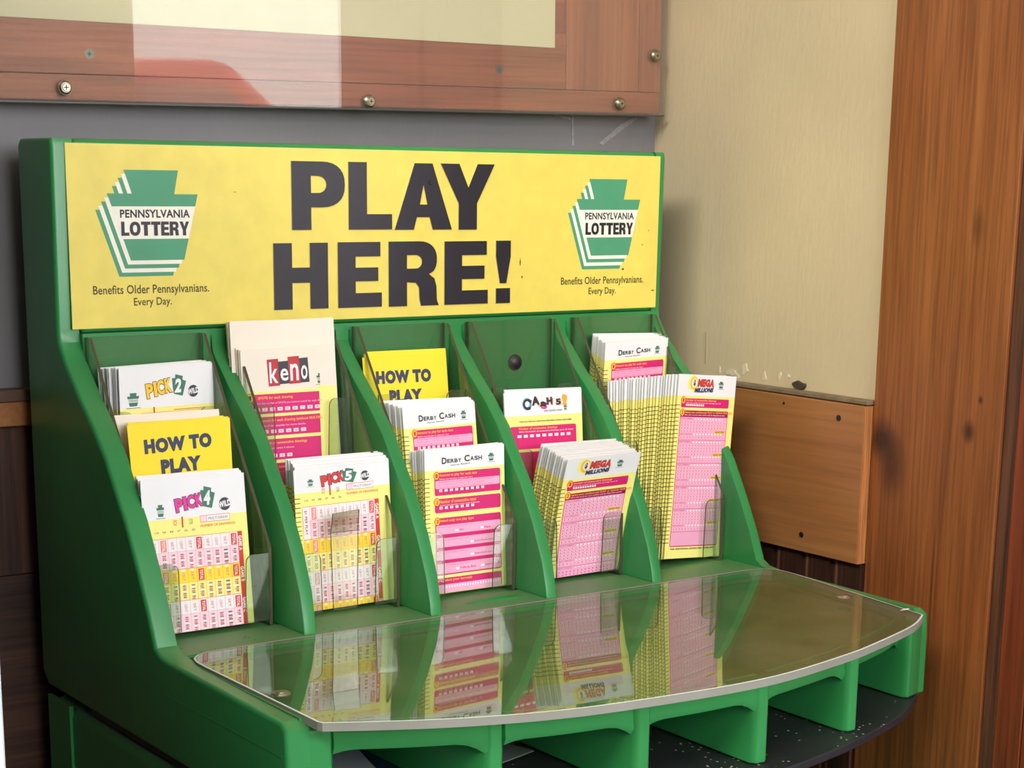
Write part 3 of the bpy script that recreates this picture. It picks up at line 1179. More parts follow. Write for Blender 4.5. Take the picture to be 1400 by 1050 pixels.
# ---- the yellow sign
sg = bpy.data.objects.new('sign', None)
COL.objects.link(sg)
sg.parent = st
sg.location.z = ZO
YS = .1156
bm = bmesh.new()
q = [(-.0109, .3096), (.4824, .3094), (.4815, .1914), (-.0109, .1915)]
A = [bm.verts.new((x, YS, z)) for x, z in q]
B = [bm.verts.new((x, YS + .0010, z)) for x, z in q]
bm.faces.new(A)
bm.faces.new(B[::-1])
for i in range(4):
    j = (i + 1) % 4
    f = bm.faces.new((A[i], B[i], B[j], A[j]))
    f.material_index = 1
bmesh.ops.recalc_face_normals(bm, faces=bm.faces)
link('sign_sheet', bm, [YELLOW_SIGN, SIGN_EDGE], sg)
LETT = [('P', .1515, .1940, .2542, .3008), ('L', .1969, .2328, .2542, .3009), ('A', .2350, .2843, .2539, .3008), ('Y', .2745, .3222, .2537, .3009),
        ('H', .1366, .1797, .1996, .2453), ('E', .1877, .2239, .1995, .2455), ('R', .2298, .2730, .1992, .2456), ('E', .2779, .3168, .1992, .2453),
        ('!', .3240, .3376, .1990, .2454)]
RIM = plain('letter_rim_highlight', (206, 200, 160), 0.4)  # pale letter sides: the bevel highlight is put into their colour
for (c, x0, x1, z0, z1) in LETT:
    heavy_mesh(c, x0, x1, z0, z1, YS, .0009, 'letter', [INK, RIM], sg)


def emblem(name, sx, x0, dz, parent):
    def fn(x, y, l):
        return (x0 + (x - .0089) * sx, YS - l - .00004, -y + dz)
    P = Print(fn)
    key = [(.0284, .2933), (.0669, .2933), (.0637, .2779), (.0807, .2779), (.0697, .2351), (.0313, .2351), (.0163, .2782), (.0335, .2782)]
    for k in range(4, -1, -1):
        ox, oz = -.0021 * k, -.0026 * k
        P.poly([(x + ox, -(z + oz)) for x, z in key], 'green' if k % 2 == 0 else 'offwhite', 5 - k)
    P.poly([(.01895, -.2700), (.0787, -.2700), (.0733, -.2490), (.0264, -.2490)], 'offwhite', 6)
    P.text('PENNSYLVANIA', .0247, -.2680, .0745, -.2626, 'black', 0.03, 7)
    x = .0252
    for c, w in zip('LOTTERY', (.0058, .0080, .0072, .0072, .0060, .0074, .0080)):
        pass
    P.build('emblem_print', parent)
    xs = .0252
    tot = [.0062, .0084, .0074, .0074, .0064, .0074, .0078]
    k = (.0742 - .0252) / sum(tot)
    for c, w in zip('LOTTERY', tot):
        xa = x0 + (xs - .0089) * sx
        xb = x0 + (xs + w * k * .93 - .0089) * sx
        heavy_small(c, xa, xb, .2511 + dz, .2602 + dz, parent)
        xs += w * k


SMALL = []


def heavy_small(c, xa, xb, z0, z1, parent):
    SMALL.append((c, xa, xb, z0, z1))


def build_small(parent):
    objs = []
    for (c, xa, xb, z0, z1) in SMALL:
        o = heavy_mesh(c, xa, xb, z0, z1, YS - .0006, .00012, 'tmp', [INK], None)
        objs.append(o)
    bm = bmesh.new()
    for o in objs:
        bm.from_mesh(o.data)
        bpy.data.objects.remove(o)
    link('emblem_lettering', bm, INK, parent)
    SMALL.clear()


emblem('emblem', 1.0, .0089, 0.0, sg)
build_small(sg)
emblem('emblem', .972, .3926, -.0020, sg)
build_small(sg)


def sign_text(s, x0, x1, z0, z1, bold=.012):
    P = Print(lambda x, y, l: (x, YS - l, -y))
    P.text(s, x0, -z1, x1, -z0, 'olive', bold, 2)
    P.build('slogan', sg)


sign_text('Benefits Older Pennsylvanians.', .0042, .0874, .2117, .2192)
sign_text('Every Day.', .0325, .0597, .2040, .2107)
sign_text('Benefits Older Pennsylvanians.', .3859, .4678, .2095, .2170)
sign_text('Every Day.', .4130, .4402, .2018, .2085)
bm = bmesh.new()
cyl(bm, (.2655, YS - .0010, .2873), (0, -1, 0), .0018, .0006, 16, .0014)
link('sign_rivet', bm, BLACK_RUBBER, sg)
for k, (x, z, a, b) in enumerate([(.347, .229, .0006, .003), (.349, .218, .0006, .0012), (.1085, .2795, .0012, .0003), (.4470, .2222, .0011, .0009), (.478, .205, .0016, .0005), (.472, .252, .0005, .0005), (.466, .241, .0005, .0005)]):
    P = Print(lambda x_, y_, l: (x_, YS - l, y_))
    P.poly(blob(x, z, a, b, 8, k + 50)[::-1], 'olive', 1)
    P.build('sign_mark', sg)


# ------------------------------------------------------------------ slips
def slip_frame(X, Y, Z, psi, rho, th):
    a = Vector((math.cos(psi), math.sin(psi), 0))
    n = Vector((math.sin(psi), -math.cos(psi), 0))
    u = Vector((0, 0, 1)) * math.cos(th) - n * math.sin(th)
    a2 = a * math.cos(rho) + u * math.sin(rho)
    u2 = u * math.cos(rho) - a * math.sin(rho)
    nn = a2.cross(u2)
    m = Matrix((a2, u2, nn)).transposed().to_4x4()
    m.translation = Vector((X, Y, Z))
    return m


PT = 0.00060


def bendf(Hh, c):
    return lambda y: c * max(0.0, 1 - y / Hh) ** 2      # forward curl of the top, y down from the top


def sheet_mesh(name, w, h, bands, bend=0.0, ticks=None):
    """sheet with top-centre at the origin, x right, y up (negative down), facing +z. bands: [(depth_from_top, ink)]"""
    bf = bendf(h, bend)
    bm = bmesh.new()
    ys = sorted(set([0.0, h] + [b[0] for b in bands if 0 < b[0] < h] + ([h * i / 8 for i in range(1, 8)] if bend else [])))
    inks = []
    cols = []
    for y in ys:
        z = bf(y)
        cols.append([bm.verts.new(p) for p in ((-w / 2, -y, z), (w / 2, -y, z), (w / 2, -y, z - PT), (-w / 2, -y, z - PT))])

    def ink(y):
        r = bands[0][1]
        for d, k in bands:
            if y >= d - 1e-9:
                r = k
        return r
    for i in range(len(ys) - 1):
        k = ink(ys[i])
        if k not in inks:
            inks.append(k)
        a, b = cols[i], cols[i + 1]
        for s, t in ((0, 1), (1, 2), (2, 3), (3, 0)):
            f = bm.faces.new((a[s], b[s], b[t], a[t]))
            f.material_index = inks.index(k)
    inks.append('edge')
    tf = bm.faces.new(cols[0])
    tf.material_index = len(inks) - 1
    bm.faces.new(cols[-1][::-1])
    if ticks:
        y0, dy, ln = ticks
        if 'olive' not in inks:
            inks.append('olive')
        y = y0
        while y < h - .01:
            z = bf(y) + .00006
            vs_ = [bm.verts.new(p) for p in ((-w / 2 - .0001, -y, z), (-w / 2 - .0001, -y - .0005, z), (-w / 2 + ln, -y - .0005, z), (-w / 2 + ln, -y, z))]
            f = bm.faces.new(vs_)
            f.material_index = inks.index('olive')
            v2 = [bm.verts.new(p) for p in ((-w / 2 - .0001, -y, z - PT), (-w / 2 - .0001, -y - .0005, z - PT))]
            f = bm.faces.new((vs_[1], vs_[0], v2[0], v2[1]))
            f.material_index = inks.index('olive')
            y += dy
    me = bpy.data.meshes.new(name)
    bm.to_mesh(me)
    bm.free()
    for k in inks:
        me.materials.append(INKS[k])
    return me


SL = {'pick2': [0.072, 0.0418, 0.088, 0.168, 0.125, -0.0053, 0.0107, 0.0373, 0.104, 0.168, -0.0791, 0.0337, 0.0107], 'howtoA': [0.07, 0.032, 0.055, 0.1361, 0.0624, 0.0222, 0.0954, 0.0369, 0.0605, 0.1355, -0.0723, -0.0086, 0.0954], 'whiteA': [0.072, 0.0324, 0.07, 0.1389, -0.0933, 0.007, 0.1974, 0.0348, 0.074, 0.1392, -0.0665, 0.0046, 0.1974], 'pick4': [0.074, 0.0308, 0.03, 0.1019, 0.0516, -0.0146, 0.1233, 0.0334, 0.042, 0.1041, 0.0583, -0.0189, 0.1233], 'keno': [0.072, 0.1332, 0.09, 0.1754, -0.0307, 0.0016, 0.0619, 0.1323, 0.092, 0.1768, -0.1138, 0.0093, 0.0619], 'kenob': [0.078, 0.1329, 0.097, 0.194, -0.0626, -0.0019, 0.0851, 0.1342, 0.103, 0.1937, -0.1281, 0.0204, 0.0851], 'pick5': [0.073, 0.1421, 0.034, 0.1006, -0.0113, 0.0141, 0.0568, 0.1436, 0.052, 0.1053, 0.0149, -0.0026, 0.0568], 'howtoB': [0.067, 0.2282, 0.094, 0.1656, 0.0109, -0.0066, 0.1385, 0.2343, 0.099, 0.1691, -0.0377, -0.0005, 0.1385], 'derb2': [0.067, 0.2349, 0.056, 0.1341, 0.1226, -0.0106, 0.1301, 0.2345, 0.072, 0.1365, -0.1663, 0.0016, 0.1301], 'derb3': [0.07, 0.2411, 0.032, 0.1065, 0.0496, -0.017, 0.0634, 0.2394, 0.043, 0.1052, -0.1417, 0.036, 0.0634], 'cash5': [0.072, 0.328, 0.058, 0.1362, 0.0312, -0.0224, 0.1139, 0.3353, 0.068, 0.1388, 0.0203, -0.0266, 0.1139], 'mega4': [0.067, 0.3445, 0.015, 0.0968, -0.0101, 0.0139, -0.0948, 0.342, 0.042, 0.1045, -0.0465, -0.0084, -0.0948], 'derb5': [0.067, 0.4395, 0.086, 0.169, 0.071, 0.0131, -0.06, 0.4421, 0.104, 0.173, 0.0344, -0.0317, -0.06], 'mega5': [0.067, 0.4616, 0.026, 0.146, 0.1354, -0.0962, 0.0171, 0.4351, 0.072, 0.1409, -0.0654, 0.0222, 0.0171]}


# ---- print layouts.  W = slip width; y from the top edge, metres
def mini_keystone(P, x0, y0, x1, y1, k='dkgreen'):
    w, h = x1 - x0, y1 - y0
    P.poly([(x0 + .22 * w, y0), (x0 + .80 * w, y0), (x0 + .76 * w, y0 + .2 * h), (x0 + w, y0 + .2 * h), (x0 + .95 * w, y0 + .38 * h), (x0 + .05 * w, y0 + .38 * h), (x0, y0 + .2 * h), (x0 + .26 * w, y0 + .2 * h)], k, 2)
    P.rect(x0 + .1 * w, y0 + .44 * h, x0 + .92 * w, y0 + .48 * h, 'grey', 2)
    P.rect(x0 + .12 * w, y0 + .52 * h, x0 + .90 * w, y0 + .56 * h, 'grey', 2)
    P.poly([(x0 + .12 * w, y0 + .62 * h), (x0 + .9 * w, y0 + .62 * h), (x0 + .80 * w, y0 + .86 * h), (x0 + .2 * w, y0 + .86 * h)], k, 2)
    P.rect(x0 - .1 * w, y0 + .96 * h, x0 + 1.1 * w, y0 + h, 'grey', 2)


def pick_header(P, W_, num, ink, hy, px0, px1, py0, py1, kx0, kx1, ky0, ky1, wx, wy, wr, sx0, sx1, sy0, sy1):
    mini_keystone(P, sx0 * W_, sy0, sx1 * W_, sy1)
    x = px0 * W_
    dx = (px1 - px0) * W_ / 3.6
    h = py1 - py0
    for i, c in enumerate('PICK'):
        w = dx * (1.0 if c != 'I' else .45)
        drop = h * (.22 - .08 * i)
        P.text(c, x - .0004, py0 + drop - .0004, x + w * .98 + .0004, py1 + drop * .3 - h * .06 * i + .0004, 'charcoal' if ink == 'gold' else 'navy', .09, 2, rot=-.12)
        P.text(c, x, py0 + drop, x + w * .98, py1 + drop * .3 - h * .06 * i, ink, .05, 3, rot=-.12)
        x += w * 1.05
    a, b = kx0 * W_, kx1 * W_
    w, h = b - a, ky1 - ky0
    P.poly([(a + .25 * w, ky0), (a + .78 * w, ky0 + .10 * h), (a + .74 * w, ky0 + .26 * h), (b, ky0 + .34 * h), (a + .72 * w, ky1), (a + .10 * w, ky0 + .88 * h), (a, ky0 + .16 * h), (a + .22 * w, ky0 + .18 * h)], 'dkgreen', 4)
    P.text(num, a + .20 * w, ky0 + .20 * h, a + .66 * w, ky0 + .84 * h, 'white', .05, 5, shear=.12)
    P.disc(wx * W_, wy, wr, wr, 'charcoal', 2)
    P.text('WILD', wx * W_ - wr * 1.05, wy - wr * .5, wx * W_ + wr * 1.05, wy + wr * .45, 'white', .05, 3, rot=-.15)


def pick_grid(P, W_, y0, per, col, names, xa, xb, first=.04):
    gw = .05 * W_
    # labels above the grid
    for i, x in enumerate((.10, .17, .24, .31, .38, .45)):
        P.text('%d' % (10 - i), x * W_, y0 - .0046, (x + .035) * W_, y0 - .0034, 'grey', 0, 2)
    P.rect(.36 * W_, y0 - .0130, .375 * W_, y0 - .0060, 'red', 2)
    P.text('BOX', .28 * W_, y0 - .0110, .315 * W_, y0 - .0075, 'red', 0, 2, vert=True)
    P.text('STR', .43 * W_, y0 - .0110, .465 * W_, y0 - .0075, 'grey', 0, 2, vert=True)
    P.rect(.54 * W_, y0 - .0125, .83 * W_, y0 - .0080, 'softred', 1)
    P.rect(.545 * W_, y0 - .0121, .60 * W_, y0 - .0084, 'palepink', 2)
    P.rect(.605 * W_, y0 - .0121, .826 * W_, y0 - .0084, 'white', 2)
    P.text('MULTI DRAW', .62 * W_, y0 - .0110, .81 * W_, y0 - .0094, 'grey', 0, 3)
    P.text('NUMBER OF DRAWINGS', .54 * W_, y0 - .0066, .88 * W_, y0 - .0050, 'red', 0, 2)
    ncol = 10
    cw = (xa - first) * W_ / ncol
    k = 0
    y = y0
    while y < .112:
        ye = min(y + per, .118)
        body = 'white' if k % 2 == 0 else 'gold'
        P.rect(first * W_, y, xa * W_, ye, 'palepink' if k % 2 == 0 else 'yellow', 1)
        P.rect(first * W_, y + .0002, xa * W_, y + per * .44, 'white' if k % 2 == 0 else 'lemon', 2)
        P.rect(xa * W_, y, xb * W_, ye, 'red', 2)
        P.text('GAME ' + names[k], (xa + .006) * W_, y + per * .14, (xb - .006) * W_, y + per * .62, 'white', .03, 3, vert=True)
        P.rect(first * W_, y, xb * W_, y + .00025, 'red', 3)
        P.rect(first * W_, y + per * .44, xa * W_, y + per * .44 + .0002, 'softred', 3)
        for c in range(ncol):
            x = first * W_ + c * cw
            P.rect(x, y, x + .0002, ye, 'softred', 3)
            if c in col:
                P.rect(x + cw * .2, y + .0010, x + cw * .85, y + per * .42, 'red' if c > 3 else 'softred', 4)
                P.text('TOTAL', x + cw * .35, y + .0016, x + cw * .7, y + per * .40, 'white', .02, 5, vert=True)
            else:
                P.text('CENT' if c % 2 else 'SET', x + cw * .36, y + per * .12, x + cw * .66, y + per * .38, 'softred', .02, 4, vert=True)
                P.disc(x + cw * .5, y + per * .06, cw * .26, .0009, 'offwhite', 4, 8)
            for r in range(4):
                yy = y + per * (.52 + .12 * r)
                P.text(str((c * 3 + 7) % 10), x + cw * .28, yy, x + cw * .74, yy + .0010, 'grey', .04, 4)
                P.disc(x + cw * .5, yy + .0018, cw * .24, .0006, 'softred' if (c + r) % 2 else 'offwhite', 3, 8)
        y += per
        k += 1


def derby_print(P, W_, dy=0.0):
    # logo: small caps with large initials
    def caps(s, x0, x1, ybase, hbig, hsm, inkbig, ink):
        n = len(s)
        cw = (x1 - x0) / (n + .5)
        x = x0
        for i, c in enumerate(s):
            w = cw * (1.4 if i == 0 else .96)
            hh = hbig if i == 0 else hsm
            P.text(c, x, ybase - hh, x + w * .9, ybase + (.0005 if i == 0 else 0), inkbig if i == 0 else ink, .035, 3)
            x += w
    caps('DERBY', .21 * W_, .47 * W_, .0105, .0040, .0028, 'charcoal', 'charcoal')
    caps('CASH', .49 * W_, .73 * W_, .0100, .0042, .0030, 'olive', 'charcoal')
    P.text('Horse Racing', .32 * W_, .0114, .56 * W_, .0128, 'grey', .02, 3, rot=-.03)
    mini_keystone(P, .79 * W_, .0058, .87 * W_, .0122)
    yh = .0155

    def panel(y0, y1, num, head, sub_, boxes=0, pinks=()):
        P.rrect(.115 * W_, y0, .945 * W_, y1, .0014, 'magenta', 1)
        for a, b in pinks:
            P.rrect(.125 * W_, a, .935 * W_, b, .001, 'pink', 2)
        P.disc(.14 * W_, y0 + .0022, .0026, .0030, 'red', 3)
        P.disc(.14 * W_, y0 + .0022, .0021, .0025, 'gold', 4)
        P.text(num, .125 * W_, y0 + .0008, .155 * W_, y0 + .0036, 'red', .03, 5)
        P.text(head, .175 * W_, y0 + .0010, .175 * W_ + len(head) * .00118, y0 + .0034, 'orange', .04, 3)
        if sub_:
            P.text(sub_, .175 * W_, y0 + .0042, .175 * W_ + len(sub_) * .00085, y0 + .0054, 'palepink', .02, 3)
        for i in range(boxes):
            x = (.17 + .066 * i) * W_
            P.rect(x, y1 - .0044, x + .036 * W_, y1 - .0026, 'white', 4)
            P.text(str(i + 1), x + .012 * W_, y1 - .0041, x + .024 * W_, y1 - .0029, 'rose', 0, 5)
    panel(.0168, .0330, '1', 'Amount to play for each race', 'Select one amount to play per race', 9, [(.0225, .0282)])
    for i, t in enumerate(('SUPERFECTA AND TRIFECTA PLAYS ONLY', '$2.00 equals one Win, Place and Show', 'All other wagers are priced by selection count')):
        P.text(t, .16 * W_, .0230 + i * .0018, (.86 if i != 1 else .75) * W_, .0242 + i * .0018, 'rose', 0, 3)
    panel(.0352, .0452, '2', 'Number of consecutive races', 'A new race drawing occurs every 5 minutes', 7)
    panel(.0488, .0895, '3', 'Select only one play type', None, 0, [(.0540, .0605), (.0632, .0697), (.0722, .0787), (.0812, .0885)])
    for i, (y_, a, b) in enumerate(((.0540, 'Win', 'Place'), (.0632, None, 'Superfecta entry'), (.0722, None, 'Superfecta box'), (.0812, 'Trifecta Box', 'Superfecta Box'))):
        P.text('Pick one or more horses to race in row %d' % (i + 1), .15 * W_, y_ + .0008, .52 * W_, y_ + .0018, 'rose', 0, 3)
        P.disc(.90 * W_, y_ + .0016, .0012, .0010, 'rose', 3, 10)
        P.disc(.90 * W_, y_ + .0016, .0009, .0008, 'palepink', 4, 10)
        if a:
            P.rect(.36 * W_, y_ + .0036, .40 * W_, y_ + .0052, 'white', 3)
            P.text(a, .41 * W_, y_ + .0036, (.41 + .017 * len(a)) * W_, y_ + .0050, 'magenta', .02, 3)
        P.rect((.68 if a else .55) * W_, y_ + .0036, (.72 if a else .59) * W_, y_ + .0052, 'white', 3)
        P.text(b, (.73 if a else .60) * W_, y_ + .0036, (.73 if a else .60) * W_ + .016 * len(b) * W_, y_ + .0050, 'magenta', .02, 3)
    P.rrect(.115 * W_, .0915, .945 * W_, .1100, .0014, 'magenta', 1)
    P.text('Select your horse(s)', .20 * W_, .0922, .56 * W_, .0945, 'orange', .04, 3)
    P.rect(.125 * W_, .0962, .935 * W_, .1090, 'pink', 2)
    for i in range(22):
        P.rect((.20 + i * .033) * W_, .0972, (.216 + i * .033) * W_, .0988, 'white', 3)


def mega_print(P, W_):
    P.disc(.245 * W_, .0065, .0060, .0062, 'yellow', 1)
    P.disc(.262 * W_, .0065, .0045, .0050, 'gold', 2)
    P.disc(.270 * W_, .0064, .0032, .0036, 'offwhite', 3)
    P.text('$', .250 * W_, .0038, .286 * W_, .0088, 'charcoal', .05, 4)
    P.text('MEGA', .33 * W_ - .0002, .0030, .61 * W_ + .0002, .0092, 'charcoal', .08, 4, shear=.15)
    P.text('MEGA', .33 * W_, .0032, .61 * W_, .0090, 'red', .06, 5, shear=.15)
    P.text('MILLIONS', .28 * W_, .0097, .60 * W_, .0132, 'navy', .06, 5, shear=.25, rot=-.03)
    mini_keystone(P, .69 * W_, .0045, .78 * W_, .0105)

    def head(y0, y1, n, t, s):
        P.rrect(.07 * W_, y0, .90 * W_, y1, .0012, 'magenta', 1)
        P.disc(.10 * W_, y0 + .0016, .0026, .0030, 'red', 3)
        P.disc(.10 * W_, y0 + .0016, .0021, .0025, 'gold', 4)
        P.text(n, .085 * W_, y0 + .0001, .115 * W_, y0 + .0030, 'red', .03, 5)
        P.text(t, .145 * W_, y0 + .0006, .145 * W_ + len(t) * .00118, y0 + .0026, 'orange', .04, 3)
        P.text(s, .145 * W_, y0 + .0030, .145 * W_ + len(s) * .00080, y0 + .0040, 'palepink', .03, 3)
    head(.0180, .0250, '1', 'Number of consecutive drawings', 'Select the number of consecutive drawings, up to 26')
    for i in range(10):
        P.rect((.15 + i * .032) * W_, .0214 + .0010, (.174 + i * .032) * W_, .0238, 'white', 3)
    P.rrect(.07 * W_, .0272, .90 * W_, .1320, .0012, 'magenta', 1)
    head(.0272, .0330, '2', 'Select your numbers per PLAY or QUICK PICK (QP)', 'Fill in the circle for each number and the Mega Ball number')
    P.rect(.078 * W_, .0322, .892 * W_, .1312, 'pink', 2)
    per = .0176
    for g in range(5):
        y = .0326 + g * per
        if y + per > .130:
            break
        P.rect(.07 * W_, y + per - .0005, .90 * W_, y + per - .0001, 'rose', 3)
        P.text('SELECT 5 NUMBERS', .09 * W_, y + .0004, .28 * W_, y + .0012, 'rose', .02, 4)
        for r in range(7):
            yy = y + .0006 + r * .0023
            x0 = .32 if r in (0, 5) else .09
            x1 = .60 if (r == 4) else .88
            n = int((x1 - x0) / .052)
            for i in range(n):
                xx = (x0 + i * .052) * W_
                if r in (0, 5):
                    P.rect(xx, yy, xx + .026 * W_, yy + .0012, 'white', 3)
                else:
                    P.rect(xx, yy - .0002, xx + .034 * W_, yy + .0014, 'palepink', 3)
                    P.rect(xx + .009 * W_, yy, xx + .025 * W_, yy + .0012, 'rose', 4)
        P.rrect(.68 * W_, y + .0098, .87 * W_, y + .0120, .0004, 'gold', 5)
        P.text('QUICK PICK', .695 * W_, y + .0102, .855 * W_, y + .0115, 'olive', .03, 6)
        P.text('SELECT 1 MEGA BALL', .09 * W_, y + .0121, .29 * W_, y + .0129, 'rose', .02, 4)
    P.text('FOR ADDITIONAL DETAILS SEE OTHER SIDE', .09 * W_, .1330, .85 * W_, .1342, 'olive', .03, 3)


def keno_print(P, W_):
    for (a, b, y0, y1, bg_, ch, k) in ((.27, .39, .0068, .0255, 'crimson', 'k', 1), (.385, .50, .0085, .0243, 'charcoal', 'e', 2), (.49, .61, .0055, .0245, 'crimson', 'n', 3), (.605, .705, .0068, .0240, 'charcoal', 'o', 1)):
        P.poly([(a * W_, y0 + .0004), (b * W_, y0), (b * W_ + .0008, y1 - .0003), (a * W_ + .0008, y1)], bg_, k)
        P.text(ch, (a + .022) * W_, y0 + (.0022 if ch == 'k' else .0052), (b - .018) * W_ + .0006, y1 - .0022, 'white', .015, 5)
    mini_keystone(P, .79 * W_, .0182, .87 * W_, .0262)

    def panel(y0, y1, n, t, s, boxes):
        P.rrect(.06 * W_, y0, .935 * W_, y1, .0016, 'magenta', 1)
        P.disc(.075 * W_, y0 + .0022, .0030, .0032, 'red', 3)
        P.disc(.075 * W_, y0 + .0022, .0025, .0027, 'gold', 4)
        P.text(n, .06 * W_, y0 + .0007, .09 * W_, y0 + .0038, 'olive', .03, 5)
        P.text(t, .16 * W_, y0 + .0016, .16 * W_ + len(t) * .00120, y0 + .0040, 'orange', .04, 3)
        P.text(s, .12 * W_, y0 + .0056, .12 * W_ + len(s) * .00090, y0 + .0072, 'pink', .03, 3)
        for i in range(boxes):
            x = (.12 + .080 * i) * W_
            P.rrect(x, y1 - .0042, x + .055 * W_, y1 - .0018, .0003, 'palepink', 3)
            P.text(str(i + 1), x + .018 * W_, y1 - .0037, x + .036 * W_, y1 - .0023, 'rose', .02, 4)
    panel(.0305, .0440, '1', 'SPOTS for each drawing', 'Select the number of SPOTS you want to match for each drawing', 10)
    panel(.0460, .0592, '2', 'Amount for each drawing (without MULTIPLIER)', 'See back of this playslip for more details.', 7)
    panel(.0615, .0760, '3', 'Number of consecutive drawings', 'A drawing occurs every 4 minutes', 5)
    panel(.0782, .0940, '4', 'Select your numbers', 'Choose', 0)


def cash5_print(P, W_):
    xs = [(.235, .34, 'C', 'blue', .0030, .0112), (.345, .45, 'A', 'peach', .0016, .0082), (.455, .535, 's', 'hotpink', .0056, .0108), (.54, .615, 'H', 'softred', .0026, .0080), (.66, .73, '5', 'peach', .0040, .0086), (.745, .80, '!', 'orange', .0008, .0092)]
    for a, b, c, k, y0, y1 in xs:
        if c == 'C':
            P.disc((a + b) / 2 * W_, (y0 + y1) / 2, .0044, .0046, 'blue', 1)
            P.disc((a + b) / 2 * W_, (y0 + y1) / 2, .0020, .0022, 'white', 4)
        else:
            P.text(c, a * W_ + .0010, y0 + .0006, b * W_ + .0010, y1 + .0006, k, .07, 1, rot=.1)
        P.text(c, a * W_, y0, b * W_, y1, 'orange' if c == '!' else 'black', .06, 3, rot=(.2 if c in 'Cs' else -.08))
    P.text('with QUICK CASH', .50 * W_, .0118, .74 * W_, .0134, 'grey', .02, 3)
    mini_keystone(P, .76 * W_, .0090, .81 * W_, .0130)
    P.text('COST IS $1 PER PLAY. EACH PLAY INCLUDES A QUICK CASH GAME', .18 * W_, .0192, .86 * W_, .0206, 'olive', .02, 3)
    P.rrect(.06 * W_, .0232, .92 * W_, .0400, .0014, 'magenta', 1)
    P.text('Number of consecutive drawings', .17 * W_, .0240, .67 * W_, .0262, 'orange', .04, 3)
    P.text('Select the number of consecutive drawings, up to 26 draws', .17 * W_, .0266, .88 * W_, .0279, 'palepink', .03, 3)
    for i in range(9):
        P.rect((.15 + .08 * i) * W_, .0294, (.20 + .08 * i) * W_, .0314, 'white', 3)
    P.rrect(.06 * W_, .0420, .92 * W_, .07, .0014, 'magenta', 1)


def howto_print(P, W_, dy=0.0):
    P.text('HOW TO', .15 * W_, .0100 + dy, .85 * W_, .0195 + dy, 'navy', .075, 2)
    P.text('PLAY', .30 * W_, .0240 + dy, .72 * W_, .0335 + dy, 'navy', .075, 2)
    P.rect(.60 * W_, .0362 + dy, .80 * W_, .0366 + dy, 'olive', 2)


def p_pick2(P, W_):
    pick_header(P, W_, '2', 'gold', .027, .275, .55, .0085, .0200, .55, .70, .0060, .0205, .775, .0178, .0040, .075, .20, .0165, .0265)
    P.rect(.345 * W_, .0265, .36 * W_, .0330, 'red', 2)
    P.rect(.56 * W_, .0290, .90 * W_, .0294, 'red', 2)
    P.rect(.21 * W_, .0300, .90 * W_, .0303, 'softred', 2)


def p_pick4(P, W_):
    pick_header(P, W_, '4', 'hotpink', .0245, .31, .585, .0098, .0200, .56, .70, .0055, .0200, .79, .0180, .0042, .13, .205, .0150, .0238)
    pick_grid(P, W_, .0366, .0203, (1, 5, 9), 'ABCDEF', .895, .94)


def p_pick5(P, W_):
    pick_header(P, W_, '5', 'red', .0155, .28, .53, .0035, .0120, .50, .66, .0018, .0120, .745, .0082, .0034, .135, .20, .0070, .0120)
    pick_grid(P, W_, .0250, .0222, (1, 9), 'ABCDEF', .835, .88, first=.07)
    P.rect(.07 * W_, .0252, .135 * W_, .0470, 'white', 6)
    P.text('$1 PER PLAY', .085 * W_, .0275, .115 * W_, .0440, 'red', .03, 7, vert=True)


def slip_label(kind):
    return kind


TICK = (.0205, .0031, .0040)
SPEC = {
    # key: (height, bands, ticks, bend, print fn, count behind, back kind bands)
    'pick2': (.155, [(0, 'white'), (.0268, 'yellow')], None, 0.0, p_pick2, 12),
    'whiteA': (.125, [(0, 'cream')], None, 0.0, None, 4),
    'howtoA': (.122, [(0, 'lemon')], None, 0.0, howto_print, 3),
    'pick4': (.0975, [(0, 'white'), (.0245, 'yellow')], None, 0.0, p_pick4, 8),
    'kenob': (.185, [(0, 'cream')], None, 0.0, None, 5),
    'keno': (.168, [(0, 'cream'), (.0285, 'yellow')], None, 0.0, keno_print, 3),
    'pick5': (.0965, [(0, 'white'), (.0158, 'yellow')], (.0190, .0031, .0040), 0.0, p_pick5, 12),
    'howtoB': (.155, [(0, 'lemon')], None, 0.0, howto_print, 3),
    'derb2': (.122, [(0, 'white'), (.0150, 'yellow')], TICK, 0.0, derby_print, 9),
    'derb3': (.1020, [(0, 'white'), (.0150, 'yellow')], TICK, 0.0, derby_print, 8),
    'cash5': (.128, [(0, 'white'), (.0155, 'yellow')], None, 0.0, cash5_print, 5),
    'mega4': (.0925, [(0, 'white'), (.0160, 'yellow')], (.0230, .0031, .0036), 0.0, mega_print, 12),
    'derb5': (.160, [(0, 'white'), (.0140, 'yellow')], (.0215, .0031, .0040), 0.0, derby_print, 9),
    'mega5': (.1410, [(0, 'white'), (.0160, 'yellow')], (.0230, .0031, .0036), 0.0, mega_print, 24),
}
